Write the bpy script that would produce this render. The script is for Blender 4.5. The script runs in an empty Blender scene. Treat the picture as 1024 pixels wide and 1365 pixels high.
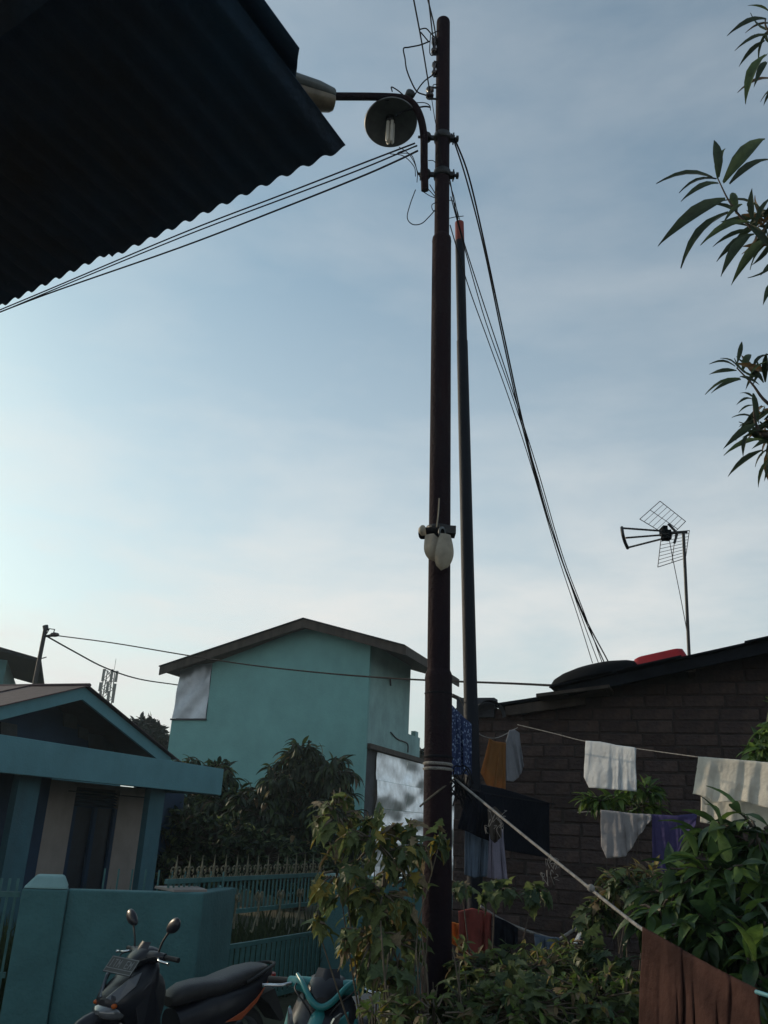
import bpy, math, random
import numpy as np
from mathutils import Vector, Matrix
random.seed(7); rng = np.random.default_rng(7)
S = bpy.context.scene
rad = math.radians
# ------------------------------------------------------------------ camera
FPX, PITCH, ROLL, EYE = 1150.0, rad(20.2), rad(2.86), 1.75
cf = Vector((0, math.cos(PITCH), math.sin(PITCH))); r0 = Vector((1, 0, 0)); u0 = Vector((0, -math.sin(PITCH), math.cos(PITCH)))
cr = r0*math.cos(ROLL) + u0*math.sin(ROLL); cu = u0*math.cos(ROLL) - r0*math.sin(ROLL)
CAM = Vector((0, 0, EYE))
cd = bpy.data.cameras.new('camera'); cam = bpy.data.objects.new('camera', cd); S.collection.objects.link(cam)
cd.sensor_fit = 'VERTICAL'; cd.sensor_height = 24; cd.lens = 24*FPX/1365
cd.clip_start = .05; cd.clip_end = 3000
cam.matrix_world = Matrix.Translation(CAM) @ Matrix((cr, cu, -cf)).transposed().to_4x4()
S.camera = cam
# ------------------------------------------------------------------ sky, sun, exposure
SUN_AZ, SUN_EL = -57.0, 17.0            # azimuth clockwise from the view direction
w = bpy.data.worlds.new('World'); S.world = w; w.use_nodes = True
nt = w.node_tree; nt.nodes.clear(); N = nt.nodes.new; LK = nt.links.new
sky = N('ShaderNodeTexSky'); sky.sky_type = 'NISHITA'; sky.sun_disc = False
sky.sun_elevation = rad(SUN_EL); sky.sun_rotation = rad(SUN_AZ); sky.altitude = 50
sky.air_density = 1.0; sky.dust_density = 1.6; sky.ozone_density = 1.5
tc = N('ShaderNodeTexCoord'); sep = N('ShaderNodeSeparateXYZ'); LK(tc.outputs['Generated'], sep.inputs[0])
mp = N('ShaderNodeMapping'); mp.inputs['Scale'].default_value = (1, 1, 3.0); LK(tc.outputs['Generated'], mp.inputs[0])
nz = N('ShaderNodeTexNoise'); nz.inputs['Scale'].default_value = 2.3; nz.inputs['Detail'].default_value = 9; nz.inputs['Roughness'].default_value = .56
nz.inputs['Distortion'].default_value = .15
LK(mp.outputs[0], nz.inputs['Vector'])
cr1 = N('ShaderNodeValToRGB'); cr1.color_ramp.elements[0].position = .45; cr1.color_ramp.elements[1].position = .85
LK(nz.outputs[0], cr1.inputs[0])
hz = N('ShaderNodeMapRange'); hz.inputs['From Min'].default_value = .0; hz.inputs['From Max'].default_value = .62
hz.inputs['To Min'].default_value = .76; hz.inputs['To Max'].default_value = .12
LK(sep.outputs['Z'], hz.inputs['Value'])
hz2 = N('ShaderNodeMapRange'); hz2.inputs['From Min'].default_value = .12; hz2.inputs['From Max'].default_value = .5
hz2.inputs['To Min'].default_value = .95; hz2.inputs['To Max'].default_value = .30
LK(sep.outputs['Z'], hz2.inputs['Value'])
cm = N('ShaderNodeMath'); cm.operation = 'MULTIPLY'; LK(cr1.outputs[0], cm.inputs[0]); LK(hz2.outputs[0], cm.inputs[1])
ad = N('ShaderNodeMath'); ad.operation = 'ADD'; ad.use_clamp = True; LK(hz.outputs[0], ad.inputs[0]); LK(cm.outputs[0], ad.inputs[1])
mx = N('ShaderNodeMixRGB'); LK(ad.outputs[0], mx.inputs[0]); LK(sky.outputs[0], mx.inputs[1]); mx.inputs[2].default_value = (7.25, 5.38, 5.50, 1)
tn = N('ShaderNodeMixRGB'); tn.blend_type = 'MULTIPLY'; tn.inputs[0].default_value = 1; tn.inputs[2].default_value = (.81, 1.085, 1.03, 1)
LK(mx.outputs[0], tn.inputs[1])
bg = N('ShaderNodeBackground'); bg.inputs['Strength'].default_value = .15; LK(tn.outputs[0], bg.inputs['Color'])
out = N('ShaderNodeOutputWorld'); LK(bg.outputs[0], out.inputs['Surface'])
sl = bpy.data.lights.new('sun', 'SUN'); sl.energy = 3.0; sl.angle = rad(.6); sl.color = (1, .80, .58)
so = bpy.data.objects.new('sun', sl); S.collection.objects.link(so)
sd = Vector((math.sin(rad(SUN_AZ))*math.cos(rad(SUN_EL)), math.cos(rad(SUN_AZ))*math.cos(rad(SUN_EL)), math.sin(rad(SUN_EL))))
so.rotation_euler = sd.to_track_quat('Z', 'Y').to_euler()
S.view_settings.view_transform = 'Standard'; S.view_settings.look = 'None'
S.view_settings.exposure = -.04; S.view_settings.gamma = 1
# ------------------------------------------------------------------ measuring helpers
def ray(x, y): return cf + cr*((x-512)/FPX) - cu*((y-682.5)/FPX)
def P(x, y, Y):
    d = ray(x, y); return CAM + d*(Y/d.y)
def Pz(x, y, z):
    d = ray(x, y); return CAM + d*((z-EYE)/d.z)
def onpl(x, y, Q, n):
    d = ray(x, y); return CAM + d*((Q-CAM).dot(n)/d.dot(n))
AZ = rad(21.2)
UU = Vector((math.sin(AZ), math.cos(AZ), 0)); WW = Vector((math.cos(AZ), -math.sin(AZ), 0)); ZZ = Vector((0, 0, 1))
# ------------------------------------------------------------------ materials
def mat(name, col, rough=.75, var=.18, scale=6, bump=.15, bscale=40, metal=0, spec=.4, col2=None, trans=0, rnd=0, coat=0, streak=False, dirt=0):
    m = bpy.data.materials.new(name); m.use_nodes = True; t = m.node_tree; n = t.nodes; l = t.links
    b = n['Principled BSDF']; b.inputs['Roughness'].default_value = rough; b.inputs['Metallic'].default_value = metal
    b.inputs['Specular IOR Level'].default_value = spec; b.inputs['Coat Weight'].default_value = coat
    c = n.new('ShaderNodeTexCoord'); nz = n.new('ShaderNodeTexNoise'); nz.inputs['Scale'].default_value = scale; nz.inputs['Detail'].default_value = 6
    nz.inputs['Roughness'].default_value = .62
    mpn = n.new('ShaderNodeMapping'); l.new(c.outputs['Object'], mpn.inputs[0])
    if streak: mpn.inputs['Scale'].default_value = (1, 1, .12)
    l.new(mpn.outputs[0], nz.inputs['Vector'])
    ramp = n.new('ShaderNodeValToRGB'); ramp.color_ramp.elements[0].position = .3; ramp.color_ramp.elements[1].position = .7
    c2 = col2 or tuple(x*(1-var*1.6) for x in col)
    ramp.color_ramp.elements[0].color = (*c2, 1); ramp.color_ramp.elements[1].color = (*[min(1, x*(1+var*.5)) for x in col], 1)
    l.new(nz.outputs[0], ramp.inputs[0]); last = ramp.outputs[0]
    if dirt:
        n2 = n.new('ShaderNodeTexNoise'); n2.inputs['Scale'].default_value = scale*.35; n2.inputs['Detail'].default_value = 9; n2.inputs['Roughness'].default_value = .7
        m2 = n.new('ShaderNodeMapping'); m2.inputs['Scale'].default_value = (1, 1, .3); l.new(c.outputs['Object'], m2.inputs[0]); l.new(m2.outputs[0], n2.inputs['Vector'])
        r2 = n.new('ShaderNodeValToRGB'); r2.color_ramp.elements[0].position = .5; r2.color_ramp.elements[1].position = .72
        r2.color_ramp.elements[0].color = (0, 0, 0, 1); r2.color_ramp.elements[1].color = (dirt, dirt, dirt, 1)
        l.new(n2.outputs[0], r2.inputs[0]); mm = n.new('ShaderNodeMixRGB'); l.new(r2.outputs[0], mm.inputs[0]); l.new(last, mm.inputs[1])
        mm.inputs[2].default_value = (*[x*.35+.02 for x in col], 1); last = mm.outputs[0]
    if rnd:
        oi = n.new('ShaderNodeObjectInfo'); hs = n.new('ShaderNodeHueSaturation'); mr = n.new('ShaderNodeMapRange')
        mr.inputs['To Min'].default_value = 1-rnd; mr.inputs['To Max'].default_value = 1+rnd
        l.new(oi.outputs['Random'], mr.inputs['Value']); l.new(mr.outputs[0], hs.inputs['Value']); l.new(last, hs.inputs['Color']); last = hs.outputs[0]
    l.new(last, b.inputs['Base Color'])
    if bump:
        nb = n.new('ShaderNodeTexNoise'); nb.inputs['Scale'].default_value = bscale; nb.inputs['Detail'].default_value = 5; l.new(c.outputs['Object'], nb.inputs['Vector'])
        bp = n.new('ShaderNodeBump'); bp.inputs['Strength'].default_value = bump; bp.inputs['Distance'].default_value = .02
        l.new(nb.outputs[0], bp.inputs['Height']); l.new(bp.outputs[0], b.inputs['Normal'])
    if trans:
        tr = n.new('ShaderNodeBsdfTranslucent'); l.new(last, tr.inputs['Color']); ms = n.new('ShaderNodeMixShader'); ms.inputs[0].default_value = trans
        l.new(b.outputs[0], ms.inputs[1]); l.new(tr.outputs[0], ms.inputs[2]); l.new(ms.outputs[0], n['Material Output'].inputs['Surface'])
    return m
M = {}
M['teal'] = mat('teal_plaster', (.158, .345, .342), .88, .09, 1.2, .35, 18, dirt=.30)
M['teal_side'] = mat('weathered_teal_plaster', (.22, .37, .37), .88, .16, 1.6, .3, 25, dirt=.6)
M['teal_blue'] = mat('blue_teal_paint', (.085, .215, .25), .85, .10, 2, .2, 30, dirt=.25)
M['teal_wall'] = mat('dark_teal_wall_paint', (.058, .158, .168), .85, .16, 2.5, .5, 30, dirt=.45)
M['teal_iron'] = mat('teal_iron_paint', (.055, .155, .155), .65, .2, 10, .1, 60, dirt=.3)
M['gold'] = mat('worn_gold_paint', (.20, .19, .13), .8, .3, 20, .2, 60)
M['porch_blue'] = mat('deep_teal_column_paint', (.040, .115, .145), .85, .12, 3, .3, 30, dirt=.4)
M['gable_grey'] = mat('dull_grey_board', (.055, .065, .075), .9, .2, 5)
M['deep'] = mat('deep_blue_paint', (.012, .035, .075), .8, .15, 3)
M['cream'] = mat('cream_wall_paint', (.27, .24, .22), .88, .10, 3, .15, 30, dirt=.3)
M['dark_wood'] = mat('dark_door_wood', (.012, .017, .028), .55, .3, 6)
M['tile_roof'] = mat('dull_maroon_roof_sheet', (.05, .028, .035), .8, .3, 8, .4, 20)
M['grey_metal'] = mat('dull_aluminium_sheet', (.34, .38, .43), .42, .22, 1.5, .35, 6, metal=.75)
M['foil'] = mat('crumpled_silver_sheet', (.62, .68, .76), .30, .25, 3.0, .30, 3, metal=.9)
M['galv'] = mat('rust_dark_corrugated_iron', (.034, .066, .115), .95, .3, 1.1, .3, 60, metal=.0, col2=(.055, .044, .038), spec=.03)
M['rust'] = mat('rust_brown_pole_paint', (.019, .010, .012), .85, .4, 9, .5, 50, col2=(.009, .007, .012), streak=True, spec=.08, dirt=.6)
M['pole_black'] = mat('dark_navy_pole_paint', (.006, .009, .016), .6, .3, 10, .2, 60, streak=True, spec=.15)
M['red_cap'] = mat('faded_red_paint', (.20, .035, .028), .8, .3, 12)
M['black_metal'] = mat('black_metal', (.014, .015, .018), .5, .3, 15, .2, 80)
M['wire'] = mat('black_cable_rubber', (.010, .011, .015), .85, .2, 20, 0, spec=.1)
M['ceramic'] = mat('brown_glazed_insulator', (.03, .016, .014), .25, .2, 10, 0, spec=.6)
M['lamp_grey'] = mat('dull_grey_lamp_metal', (.10, .115, .12), .5, .25, 14, .15, 60)
M['diffuser'] = mat('yellowed_lamp_lens', (.20, .165, .12), .35, .25, 12, .1, 40, trans=.3)
M['enamel'] = mat('dull_grey_enamel', (.11, .12, .125), .45, .25, 12, .1, 60)
M['glass_tube'] = mat('dusty_white_glass_tube', (.62, .60, .55), .25, .12, 20, 0, trans=.35)
M['ivory'] = mat('ivory_plastic', (.40, .36, .29), .6, .2, 14, .1, 60, trans=.2, dirt=.4)
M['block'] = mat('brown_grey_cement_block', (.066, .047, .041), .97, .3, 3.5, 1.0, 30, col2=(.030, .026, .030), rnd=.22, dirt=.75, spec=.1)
M['mortar'] = mat('dark_mortar', (.040, .032, .031), .95, .3, 12, .5, 60)
M['plaster_dark'] = mat('dark_grey_render', (.042, .045, .054), .9, .25, 4, .3, 40, dirt=.4)
M['roof_dark'] = mat('sooty_roof_sheet', (.012, .014, .019), .92, .3, 6, .2, 40, spec=.08)
M['wood_old'] = mat('weathered_timber', (.055, .042, .035), .85, .35, 6, .4, 50, streak=True)
M['tub_black'] = mat('black_plastic', (.006, .007, .009), .95, .2, 10, .05, spec=.05)
M['tub_red'] = mat('glossy_red_plastic', (.30, .006, .012), .6, .12, 8, .03, 40, trans=.12)
M['ground'] = mat('trodden_earth', (.050, .048, .032), .95, .4, 1.2, .8, 12, col2=(.035, .045, .022))
M['road'] = mat('grey_concrete_lane', (.16, .155, .15), .9, .2, 1.5, .4, 30, dirt=.4)
M['grass'] = mat('coarse_grass', (.040, .060, .022), .85, .5, 1.5, 0, trans=.25)
M['far_leaf'] = mat('far_dark_foliage', (.010, .018, .012), .9, .4, 1, .3, 3)
M['bark'] = mat('grey_brown_bark', (.07, .055, .045), .9, .35, 8, .5, 50, streak=True)
M['twig'] = mat('dry_pale_twig', (.12, .10, .075), .9, .3, 12, .3, 50)
def leafm(n, c, tr=.35, r=.45): return mat(n, c, r, .28, 9, .15, 30, trans=tr, rnd=.25, spec=.4)
M['mango1'] = leafm('dark_glossy_leaf', (.026, .044, .020), .25, .6)
M['mango2'] = leafm('mid_green_leaf', (.058, .090, .028), .34, .5)
M['mango3'] = leafm('young_bronze_leaf', (.12, .075, .030), .3)
M['bush1'] = leafm('bush_leaf_green', (.150, .190, .070), .5, .55)
M['bush2'] = leafm('bush_leaf_dark', (.080, .120, .052), .42, .55)
M['bush3'] = leafm('bush_leaf_yellowing', (.26, .21, .045), .4, .6)
M['bush4'] = leafm('bush_leaf_dry', (.20, .155, .09), .3, .75)
M['long1'] = leafm('long_leaf_green', (.065, .125, .035), .4, .5)
M['long2'] = leafm('long_leaf_fresh', (.13, .21, .045), .42, .42)
M['long3'] = leafm('long_leaf_dark', (.034, .070, .028), .34, .42)
def clothm(n, c, tr=.3, var=.10, **k): return mat(n, c, .9, var, 9, .55, 26, trans=tr, spec=.1, **k)
M['c_white'] = clothm('white_cotton', (.76, .79, .82), .5)
M['c_cream'] = clothm('cream_white_cotton', (.80, .77, .70), .5)
M['c_grey'] = clothm('grey_cotton', (.36, .35, .37), .3)
M['c_purple'] = clothm('purple_cotton', (.075, .065, .175), .25)
M['c_brown'] = clothm('rust_brown_cotton', (.062, .031, .026), .25)
M['c_orange'] = clothm('yellow_cotton', (.62, .27, .08), .3)
M['c_ochre'] = clothm('ochre_cotton', (.30, .145, .055), .4)
M['c_palegrey'] = clothm('pale_grey_cotton', (.23, .24, .27), .25)
M['c_black'] = clothm('black_cotton', (.010, .012, .019), .08)
M['c_denim'] = clothm('faded_blue_denim', (.11, .15, .21), .2)
M['c_lav'] = clothm('lavender_print', (.26, .25, .33), .3)
M['rope'] = mat('frayed_pale_rope', (.27, .26, .25), .9, .3, 30, .6, 150)
M['cord_blue'] = mat('blue_nylon_cord', (.10, .28, .32), .6, .2, 20, .2)
M['bike_black'] = mat('glossy_black_plastic', (.009, .010, .017), .38, .1, 8, .0, spec=.35, coat=.1)
M['bike_grey'] = mat('dark_silver_plastic', (.07, .08, .10), .3, .1, 8, 0, coat=.3)
M['bike_matt'] = mat('matt_black_plastic', (.014, .014, .016), .6, .2, 20, .15, 120)
M['vinyl'] = mat('worn_black_vinyl', (.022, .020, .022), .42, .2, 20, .2, 160)
M['orange'] = mat('orange_red_graphic', (.40, .085, .03), .35, .1, 8, 0)
M['chrome'] = mat('bright_metal', (.55, .56, .58), .22, .1, 10, 0, metal=1)
M['alloy'] = mat('grey_alloy', (.20, .21, .22), .4, .1, 10, 0, metal=.8)
M['lens'] = mat('clear_lamp_lens', (.10, .105, .115), .08, .1, 10, 0, spec=.8, coat=.5)
M['amber'] = mat('amber_lens', (.55, .12, .02), .2, .1, 10, 0, trans=.3)
M['red_lens'] = mat('red_lens', (.35, .01, .01), .2, .1, 10, 0, trans=.3)
M['plate'] = mat('black_plate_paint', (.012, .014, .016), .45, .1, 10, 0)
M['plate_white'] = mat('plate_white_paint', (.17, .18, .19), .6, .2, 20, 0)
M['aqua'] = mat('aqua_scooter_paint', (.022, .19, .20), .35, .08, 8, 0, coat=.2)
M['tyre'] = mat('tyre_rubber', (.018, .018, .018), .8, .2, 20, .2)
# batik
bm_ = mat('indigo_batik_cotton', (.05, .10, .24), .9, .1, 8, .3, 200, trans=.2); t_ = bm_.node_tree
vo = t_.nodes.new('ShaderNodeTexVoronoi'); vo.inputs['Scale'].default_value = 48; vo.feature = 'F1'
t_.links.new(t_.nodes['Texture Coordinate'].outputs['Object'], vo.inputs['Vector'])
rp = t_.nodes.new('ShaderNodeValToRGB'); rp.color_ramp.elements[0].position = .28; rp.color_ramp.elements[0].color = (.20, .28, .44, 1)
rp.color_ramp.elements[1].position = .42; rp.color_ramp.elements[1].color = (.018, .035, .11, 1); t_.links.new(vo.outputs['Distance'], rp.inputs[0])
t_.links.new(rp.outputs[0], t_.nodes['Principled BSDF'].inputs['Base Color'])
for nd in t_.nodes:
    if nd.type == 'BSDF_TRANSLUCENT': t_.links.new(rp.outputs[0], nd.inputs['Color'])
M['c_batik'] = bm_
# ------------------------------------------------------------------ object helpers
COL = S.collection
def tag(o, label=None, cat=None, group=None, kind=None):
    if label: o['label'] = label
    if cat: o['category'] = cat
    if group: o['group'] = group
    if kind: o['kind'] = kind
    return o
def thing(name, loc, label, cat, group=None):
    o = bpy.data.objects.new(name, None); COL.objects.link(o); o.location = loc; o.empty_display_size = .1
    return tag(o, label, cat, group)
def wloc(o):
    v = Vector(o.location); p = o.parent
    while p: v += Vector(p.location); p = p.parent
    return v
class MB:
    def __init__(s): s.v = []; s.f = []; s.m = []; s.s = []
    def add(s, vs, fs, mi=0, smooth=False):
        b = len(s.v); s.v += [tuple(v) for v in vs]; s.f += [tuple(b+i for i in f) for f in fs]
        s.m += [mi]*len(fs); s.s += [smooth]*len(fs); return s
    def hexa(s, p, mi=0):      # 8 points: 4 bottom, 4 top
        return s.add(p, [(3, 2, 1, 0), (4, 5, 6, 7), (0, 1, 5, 4), (1, 2, 6, 5), (2, 3, 7, 6), (3, 0, 4, 7)], mi)
    def box(s, o, ax, ay, az, x0, x1, y0, y1, z0, z1, mi=0):
        q = lambda a, b, c: o + ax*a + ay*b + az*c
        return s.hexa([q(x0, y0, z0), q(x1, y0, z0), q(x1, y1, z0), q(x0, y1, z0), q(x0, y0, z1), q(x1, y0, z1), q(x1, y1, z1), q(x0, y1, z1)], mi)
    def tube(s, pts, r, n=8, cap=True, mi=0, flat=1):
        pts = [Vector(p) for p in pts]; k = len(pts); rs = r if isinstance(r, (list, tuple)) else [r]*k
        vs = []; prev = None
        for i, p in enumerate(pts):
            t = (pts[min(i+1, k-1)] - pts[max(i-1, 0)]).normalized()
            if prev is None:
                a = Vector((0, 0, 1)) if abs(t.z) < .9 else Vector((1, 0, 0)); x = t.cross(a).normalized()
            else: x = (prev - t*prev.dot(t)).normalized()
            prev = x; y = t.cross(x)
            for j in range(n):
                an = 2*math.pi*j/n; vs.append(p + (x*math.cos(an) + y*math.sin(an)*flat)*rs[i])
        fs = [(i*n+j, i*n+(j+1) % n, (i+1)*n+(j+1) % n, (i+1)*n+j) for i in range(k-1) for j in range(n)]
        s.add(vs, fs, mi, True)
        if cap: s.add(vs[:n], [tuple(range(n))[::-1]], mi); s.add(vs[-n:], [tuple(range(n))], mi)
        return s
    def lathe(s, o, axis, prof, n=20, mi=0):
        axis = Vector(axis).normalized(); a = Vector((0, 0, 1)) if abs(axis.z) < .9 else Vector((1, 0, 0)); x = axis.cross(a).normalized(); y = axis.cross(x)
        vs = [Vector(o) + axis*h + (x*math.cos(2*math.pi*j/n) + y*math.sin(2*math.pi*j/n))*max(r, 1e-4) for (r, h) in prof for j in range(n)]
        k = len(prof); fs = [(i*n+j, i*n+(j+1) % n, (i+1)*n+(j+1) % n, (i+1)*n+j) for i in range(k-1) for j in range(n)]
        return s.add(vs, fs, mi, True)
    def grid(s, g, mi=0, smooth=True):
        a = len(g); b = len(g[0]); vs = [p for row in g for p in row]
        return s.add(vs, [(i*b+j, i*b+j+1, (i+1)*b+j+1, (i+1)*b+j) for i in range(a-1) for j in range(b-1)], mi, smooth)
    def prism(s, poly, off, mi=0):     # polygon of points extruded by vector
        n = len(poly); vs = [Vector(p) for p in poly] + [Vector(p)+off for p in poly]
        return s.add(vs, [tuple(range(n))[::-1], tuple(range(n, 2*n))] + [(i, (i+1) % n, n+(i+1) % n, n+i) for i in range(n)], mi)
    def ball(s, c, r, n=10, mi=0):
        rx, ry, rz = r if isinstance(r, (tuple, list)) else (r, r, r); k = max(4, n//2+1)
        vs = [Vector(c) + Vector((rx*math.sin(math.pi*i/k)*math.cos(2*math.pi*j/n), ry*math.sin(math.pi*i/k)*math.sin(2*math.pi*j/n), rz*math.cos(math.pi*i/k))) for i in range(k+1) for j in range(n)]
        return s.add(vs, [(i*n+j, (i+1)*n+j, (i+1)*n+(j+1) % n, i*n+(j+1) % n) for i in range(k) for j in range(n)], mi, True)
    def build(s, name, m, parent=None, loc=None, kind=None, label=None, bevel=0):
        me = bpy.data.meshes.new(name)
        base = wloc(parent) if parent else (Vector(loc) if loc is not None else Vector((0, 0, 0)))
        me.from_pydata([(v[0]-base.x, v[1]-base.y, v[2]-base.z) for v in s.v], [], s.f)
        ms = m if isinstance(m, (list, tuple)) else [m]
        for q in ms: me.materials.append(M[q])
        me.polygons.foreach_set('material_index', s.m); me.polygons.foreach_set('use_smooth', s.s); me.update()
        o = bpy.data.objects.new(name, me); COL.objects.link(o)
        if parent: o.parent = parent
        else: o.location = base
        if kind: o['kind'] = kind
        if label: o['label'] = label
        if bevel:
            b = o.modifiers.new('bevel', 'BEVEL'); b.width = bevel; b.segments = 2; b.limit_method = 'ANGLE'
        return o
def inst(name, mesh, parent, mw):      # piece sharing mesh data, mw = world matrix
    o = bpy.data.objects.new(name, mesh); COL.objects.link(o); o.parent = parent
    o.matrix_local = Matrix.Translation(-wloc(parent)) @ mw
    return o
def smooth(pts, k=6):
    pts = [Vector(p) for p in pts]; q = [pts[0]*2-pts[1]] + pts + [pts[-1]*2-pts[-2]]; o = []
    for i in range(1, len(q)-2):
        for j in range(k):
            t = j/k; a, b, c, d = q[i-1:i+3]
            o.append(.5*((2*b) + (c-a)*t + (2*a-5*b+4*c-d)*t*t + (3*b-a-3*c+d)*t**3))
    return o + [pts[-1]]
def pxc(pts, y0, y1=None, k=6):        # pixel polyline, depth running from y0 to y1
    y1 = y0 if y1 is None else y1; n = len(pts)-1
    L = [0]
    for a, b in zip(pts, pts[1:]): L.append(L[-1] + math.hypot(b[0]-a[0], b[1]-a[1]))
    return smooth([P(p[0], p[1], y0+(y1-y0)*L[i]/L[-1]) for i, p in enumerate(pts)], k)
def Zrot(a): return Matrix.Rotation(a, 4, 'Z')
# ------------------------------------------------------------------ leaves
def leaf_mesh(kind, mname):
    mb = MB()
    if kind == 'long':
        prof = [(0, .03), (.12, .07), (.3, .125), (.5, .135), (.7, .10), (.88, .045), (1, .004)]
        vs = []
        for x, w_ in prof:
            z = .10*math.sin(x*2.6) - .22*x*x
            vs += [(x, -w_, z+.25*w_), (x, 0, z-.02), (x, w_, z+.25*w_)]
        fs = []
        for i in range(len(prof)-1):
            b = 3*i; fs += [(b, b+3, b+4, b+1), (b+1, b+4, b+5, b+2)]
        mb.add(vs, fs, 0, True)
    elif kind == 'broad':       # lobed, pointed leaf
        out_ = [(0, 0), (.04, .14), (-.06, .34), (.16, .30), (.26, .22), (.34, .46), (.50, .26), (.60, .20), (.78, .17), (.88, .07), (1.05, 0)]
        vs = [(.0, 0, 0)]; zf = lambda x, y: -.30*x*x - .5*y*y + .03*math.sin(9*x+5*y)
        mid = [(.15, 0), (.4, 0), (.65, 0), (1.05, 0)]
        up = [(x, y, zf(x, y)+.06*abs(y)) for x, y in out_]; dn = [(x, -y*.93, zf(x, y)+.04*abs(y)) for x, y in out_]
        c = [(x, 0, zf(x, 0)-.03) for x in (.15, .4, .65)]
        n = len(up); V = up + dn + c; f = []
        for o_, fl in ((0, 0), (n, 1)):
            seq = [(0, 1, 2*n), (1, 2, 2*n), (2, 3, 2*n), (3, 4, 2*n), (2*n, 4, 2*n+1), (4, 5, 2*n+1), (5, 6, 2*n+1), (6, 7, 2*n+1), (2*n+1, 7, 2*n+2), (7, 8, 2*n+2), (8, 9, 2*n+2), (9, 10, 2*n+2)]
            for t in seq:
                t = tuple(i if i >= 2*n else i+o_ for i in t); f.append(t if fl else t[::-1])
        mb.add(V, f, 0, False)
    elif kind == 'oval':
        prof = [(0, .02), (.15, .15), (.4, .24), (.7, .17), (1, .005)]; vs = []
        for x, w_ in prof:
            z = -.25*x*x; vs += [(x, -w_, z+.3*w_), (x, 0, z-.02), (x, w_, z+.3*w_)]
        fs = []
        for i in range(len(prof)-1):
            b = 3*i; fs += [(b, b+3, b+4, b+1), (b+1, b+4, b+5, b+2)]
        mb.add(vs, fs, 0, True)
    elif kind == 'blade':
        mb.add([(0, -.02, 0), (0, .02, 0), (.5, -.018, .06), (.5, .018, .06), (1, 0, -.08)], [(0, 2, 3, 1), (2, 4, 3)], 0, True)
    me = bpy.data.meshes.new('leaf'); me.from_pydata(mb.v, [], mb.f); me.materials.append(M[mname])
    me.polygons.foreach_set('use_smooth', mb.s); me.update(); return me
LM = {}
def lm(kind, m):
    if (kind, m) not in LM: LM[(kind, m)] = leaf_mesh(kind, m)
    return LM[(kind, m)]
def leafmx(base, d, L, wd=1., roll=0, up=None):
    d = Vector(d).normalized(); up = up or Vector((0, 0, 1))
    if abs(d.dot(up)) > .97: up = Vector((.9, .3, .1))
    y = up.cross(d).normalized(); z = d.cross(y); y, z = y*math.cos(roll)+z*math.sin(roll), z*math.cos(roll)-y*math.sin(roll)
    m = Matrix((d*L, y*L*wd, z*L)).transposed().to_4x4(); m.translation = base; return m
def inframe(p):
    v = Vector(p)-CAM; z = v.dot(cf)
    if z < .1: return False
    return abs(v.dot(cr)/z*FPX) < 530 and abs(v.dot(cu)/z*FPX) < 700
def put_leaves(parent, leaves, kind, nparts=280, name='leaf'):
    # leaves: list of (matrix, material name); the nearest in view become parts, the rest one mesh
    key = [(0 if inframe(m.translation) else 1, (m.translation-CAM).length/(m.to_scale().x+.001)) for m, _ in leaves]
    order = sorted(range(len(leaves)), key=lambda i: key[i])
    for i in order[:nparts]:
        m, mn = leaves[i]; inst(name, lm(kind, mn), parent, m)
    rest = order[nparts:]
    if rest:
        base = wloc(parent); names = sorted({leaves[i][1] for i in rest}); proto = lm(kind, names[0])
        pv = np.array([list(v.co)+[1] for v in proto.vertices]); pf = [tuple(p.vertices) for p in proto.polygons]; nv = len(pv)
        V = np.concatenate([(pv @ np.array(leaves[i][0]).T)[:, :3] for i in rest]) - np.array(base)
        F = [tuple(k*nv+a for a in f) for k in range(len(rest)) for f in pf]
        me = bpy.data.meshes.new('foliage'); me.from_pydata(V.tolist(), [], F)
        for n_ in names: me.materials.append(M[n_])
        me.polygons.foreach_set('material_index', [names.index(leaves[i][1]) for i in rest for _ in pf])
        me.polygons.foreach_set('use_smooth', [True]*len(F)); me.update()
        o = bpy.data.objects.new('foliage', me); COL.objects.link(o); o.parent = parent; o['kind'] = 'stuff'
R_ = random.random
def rv(): return Vector((random.gauss(0, 1), random.gauss(0, 1), random.gauss(0, 1))).normalized()
def pick(ws):
    t = R_()*sum(x for _, x in ws)
    for n_, x in ws:
        t -= x
        if t <= 0: return n_
    return ws[-1][0]
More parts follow.
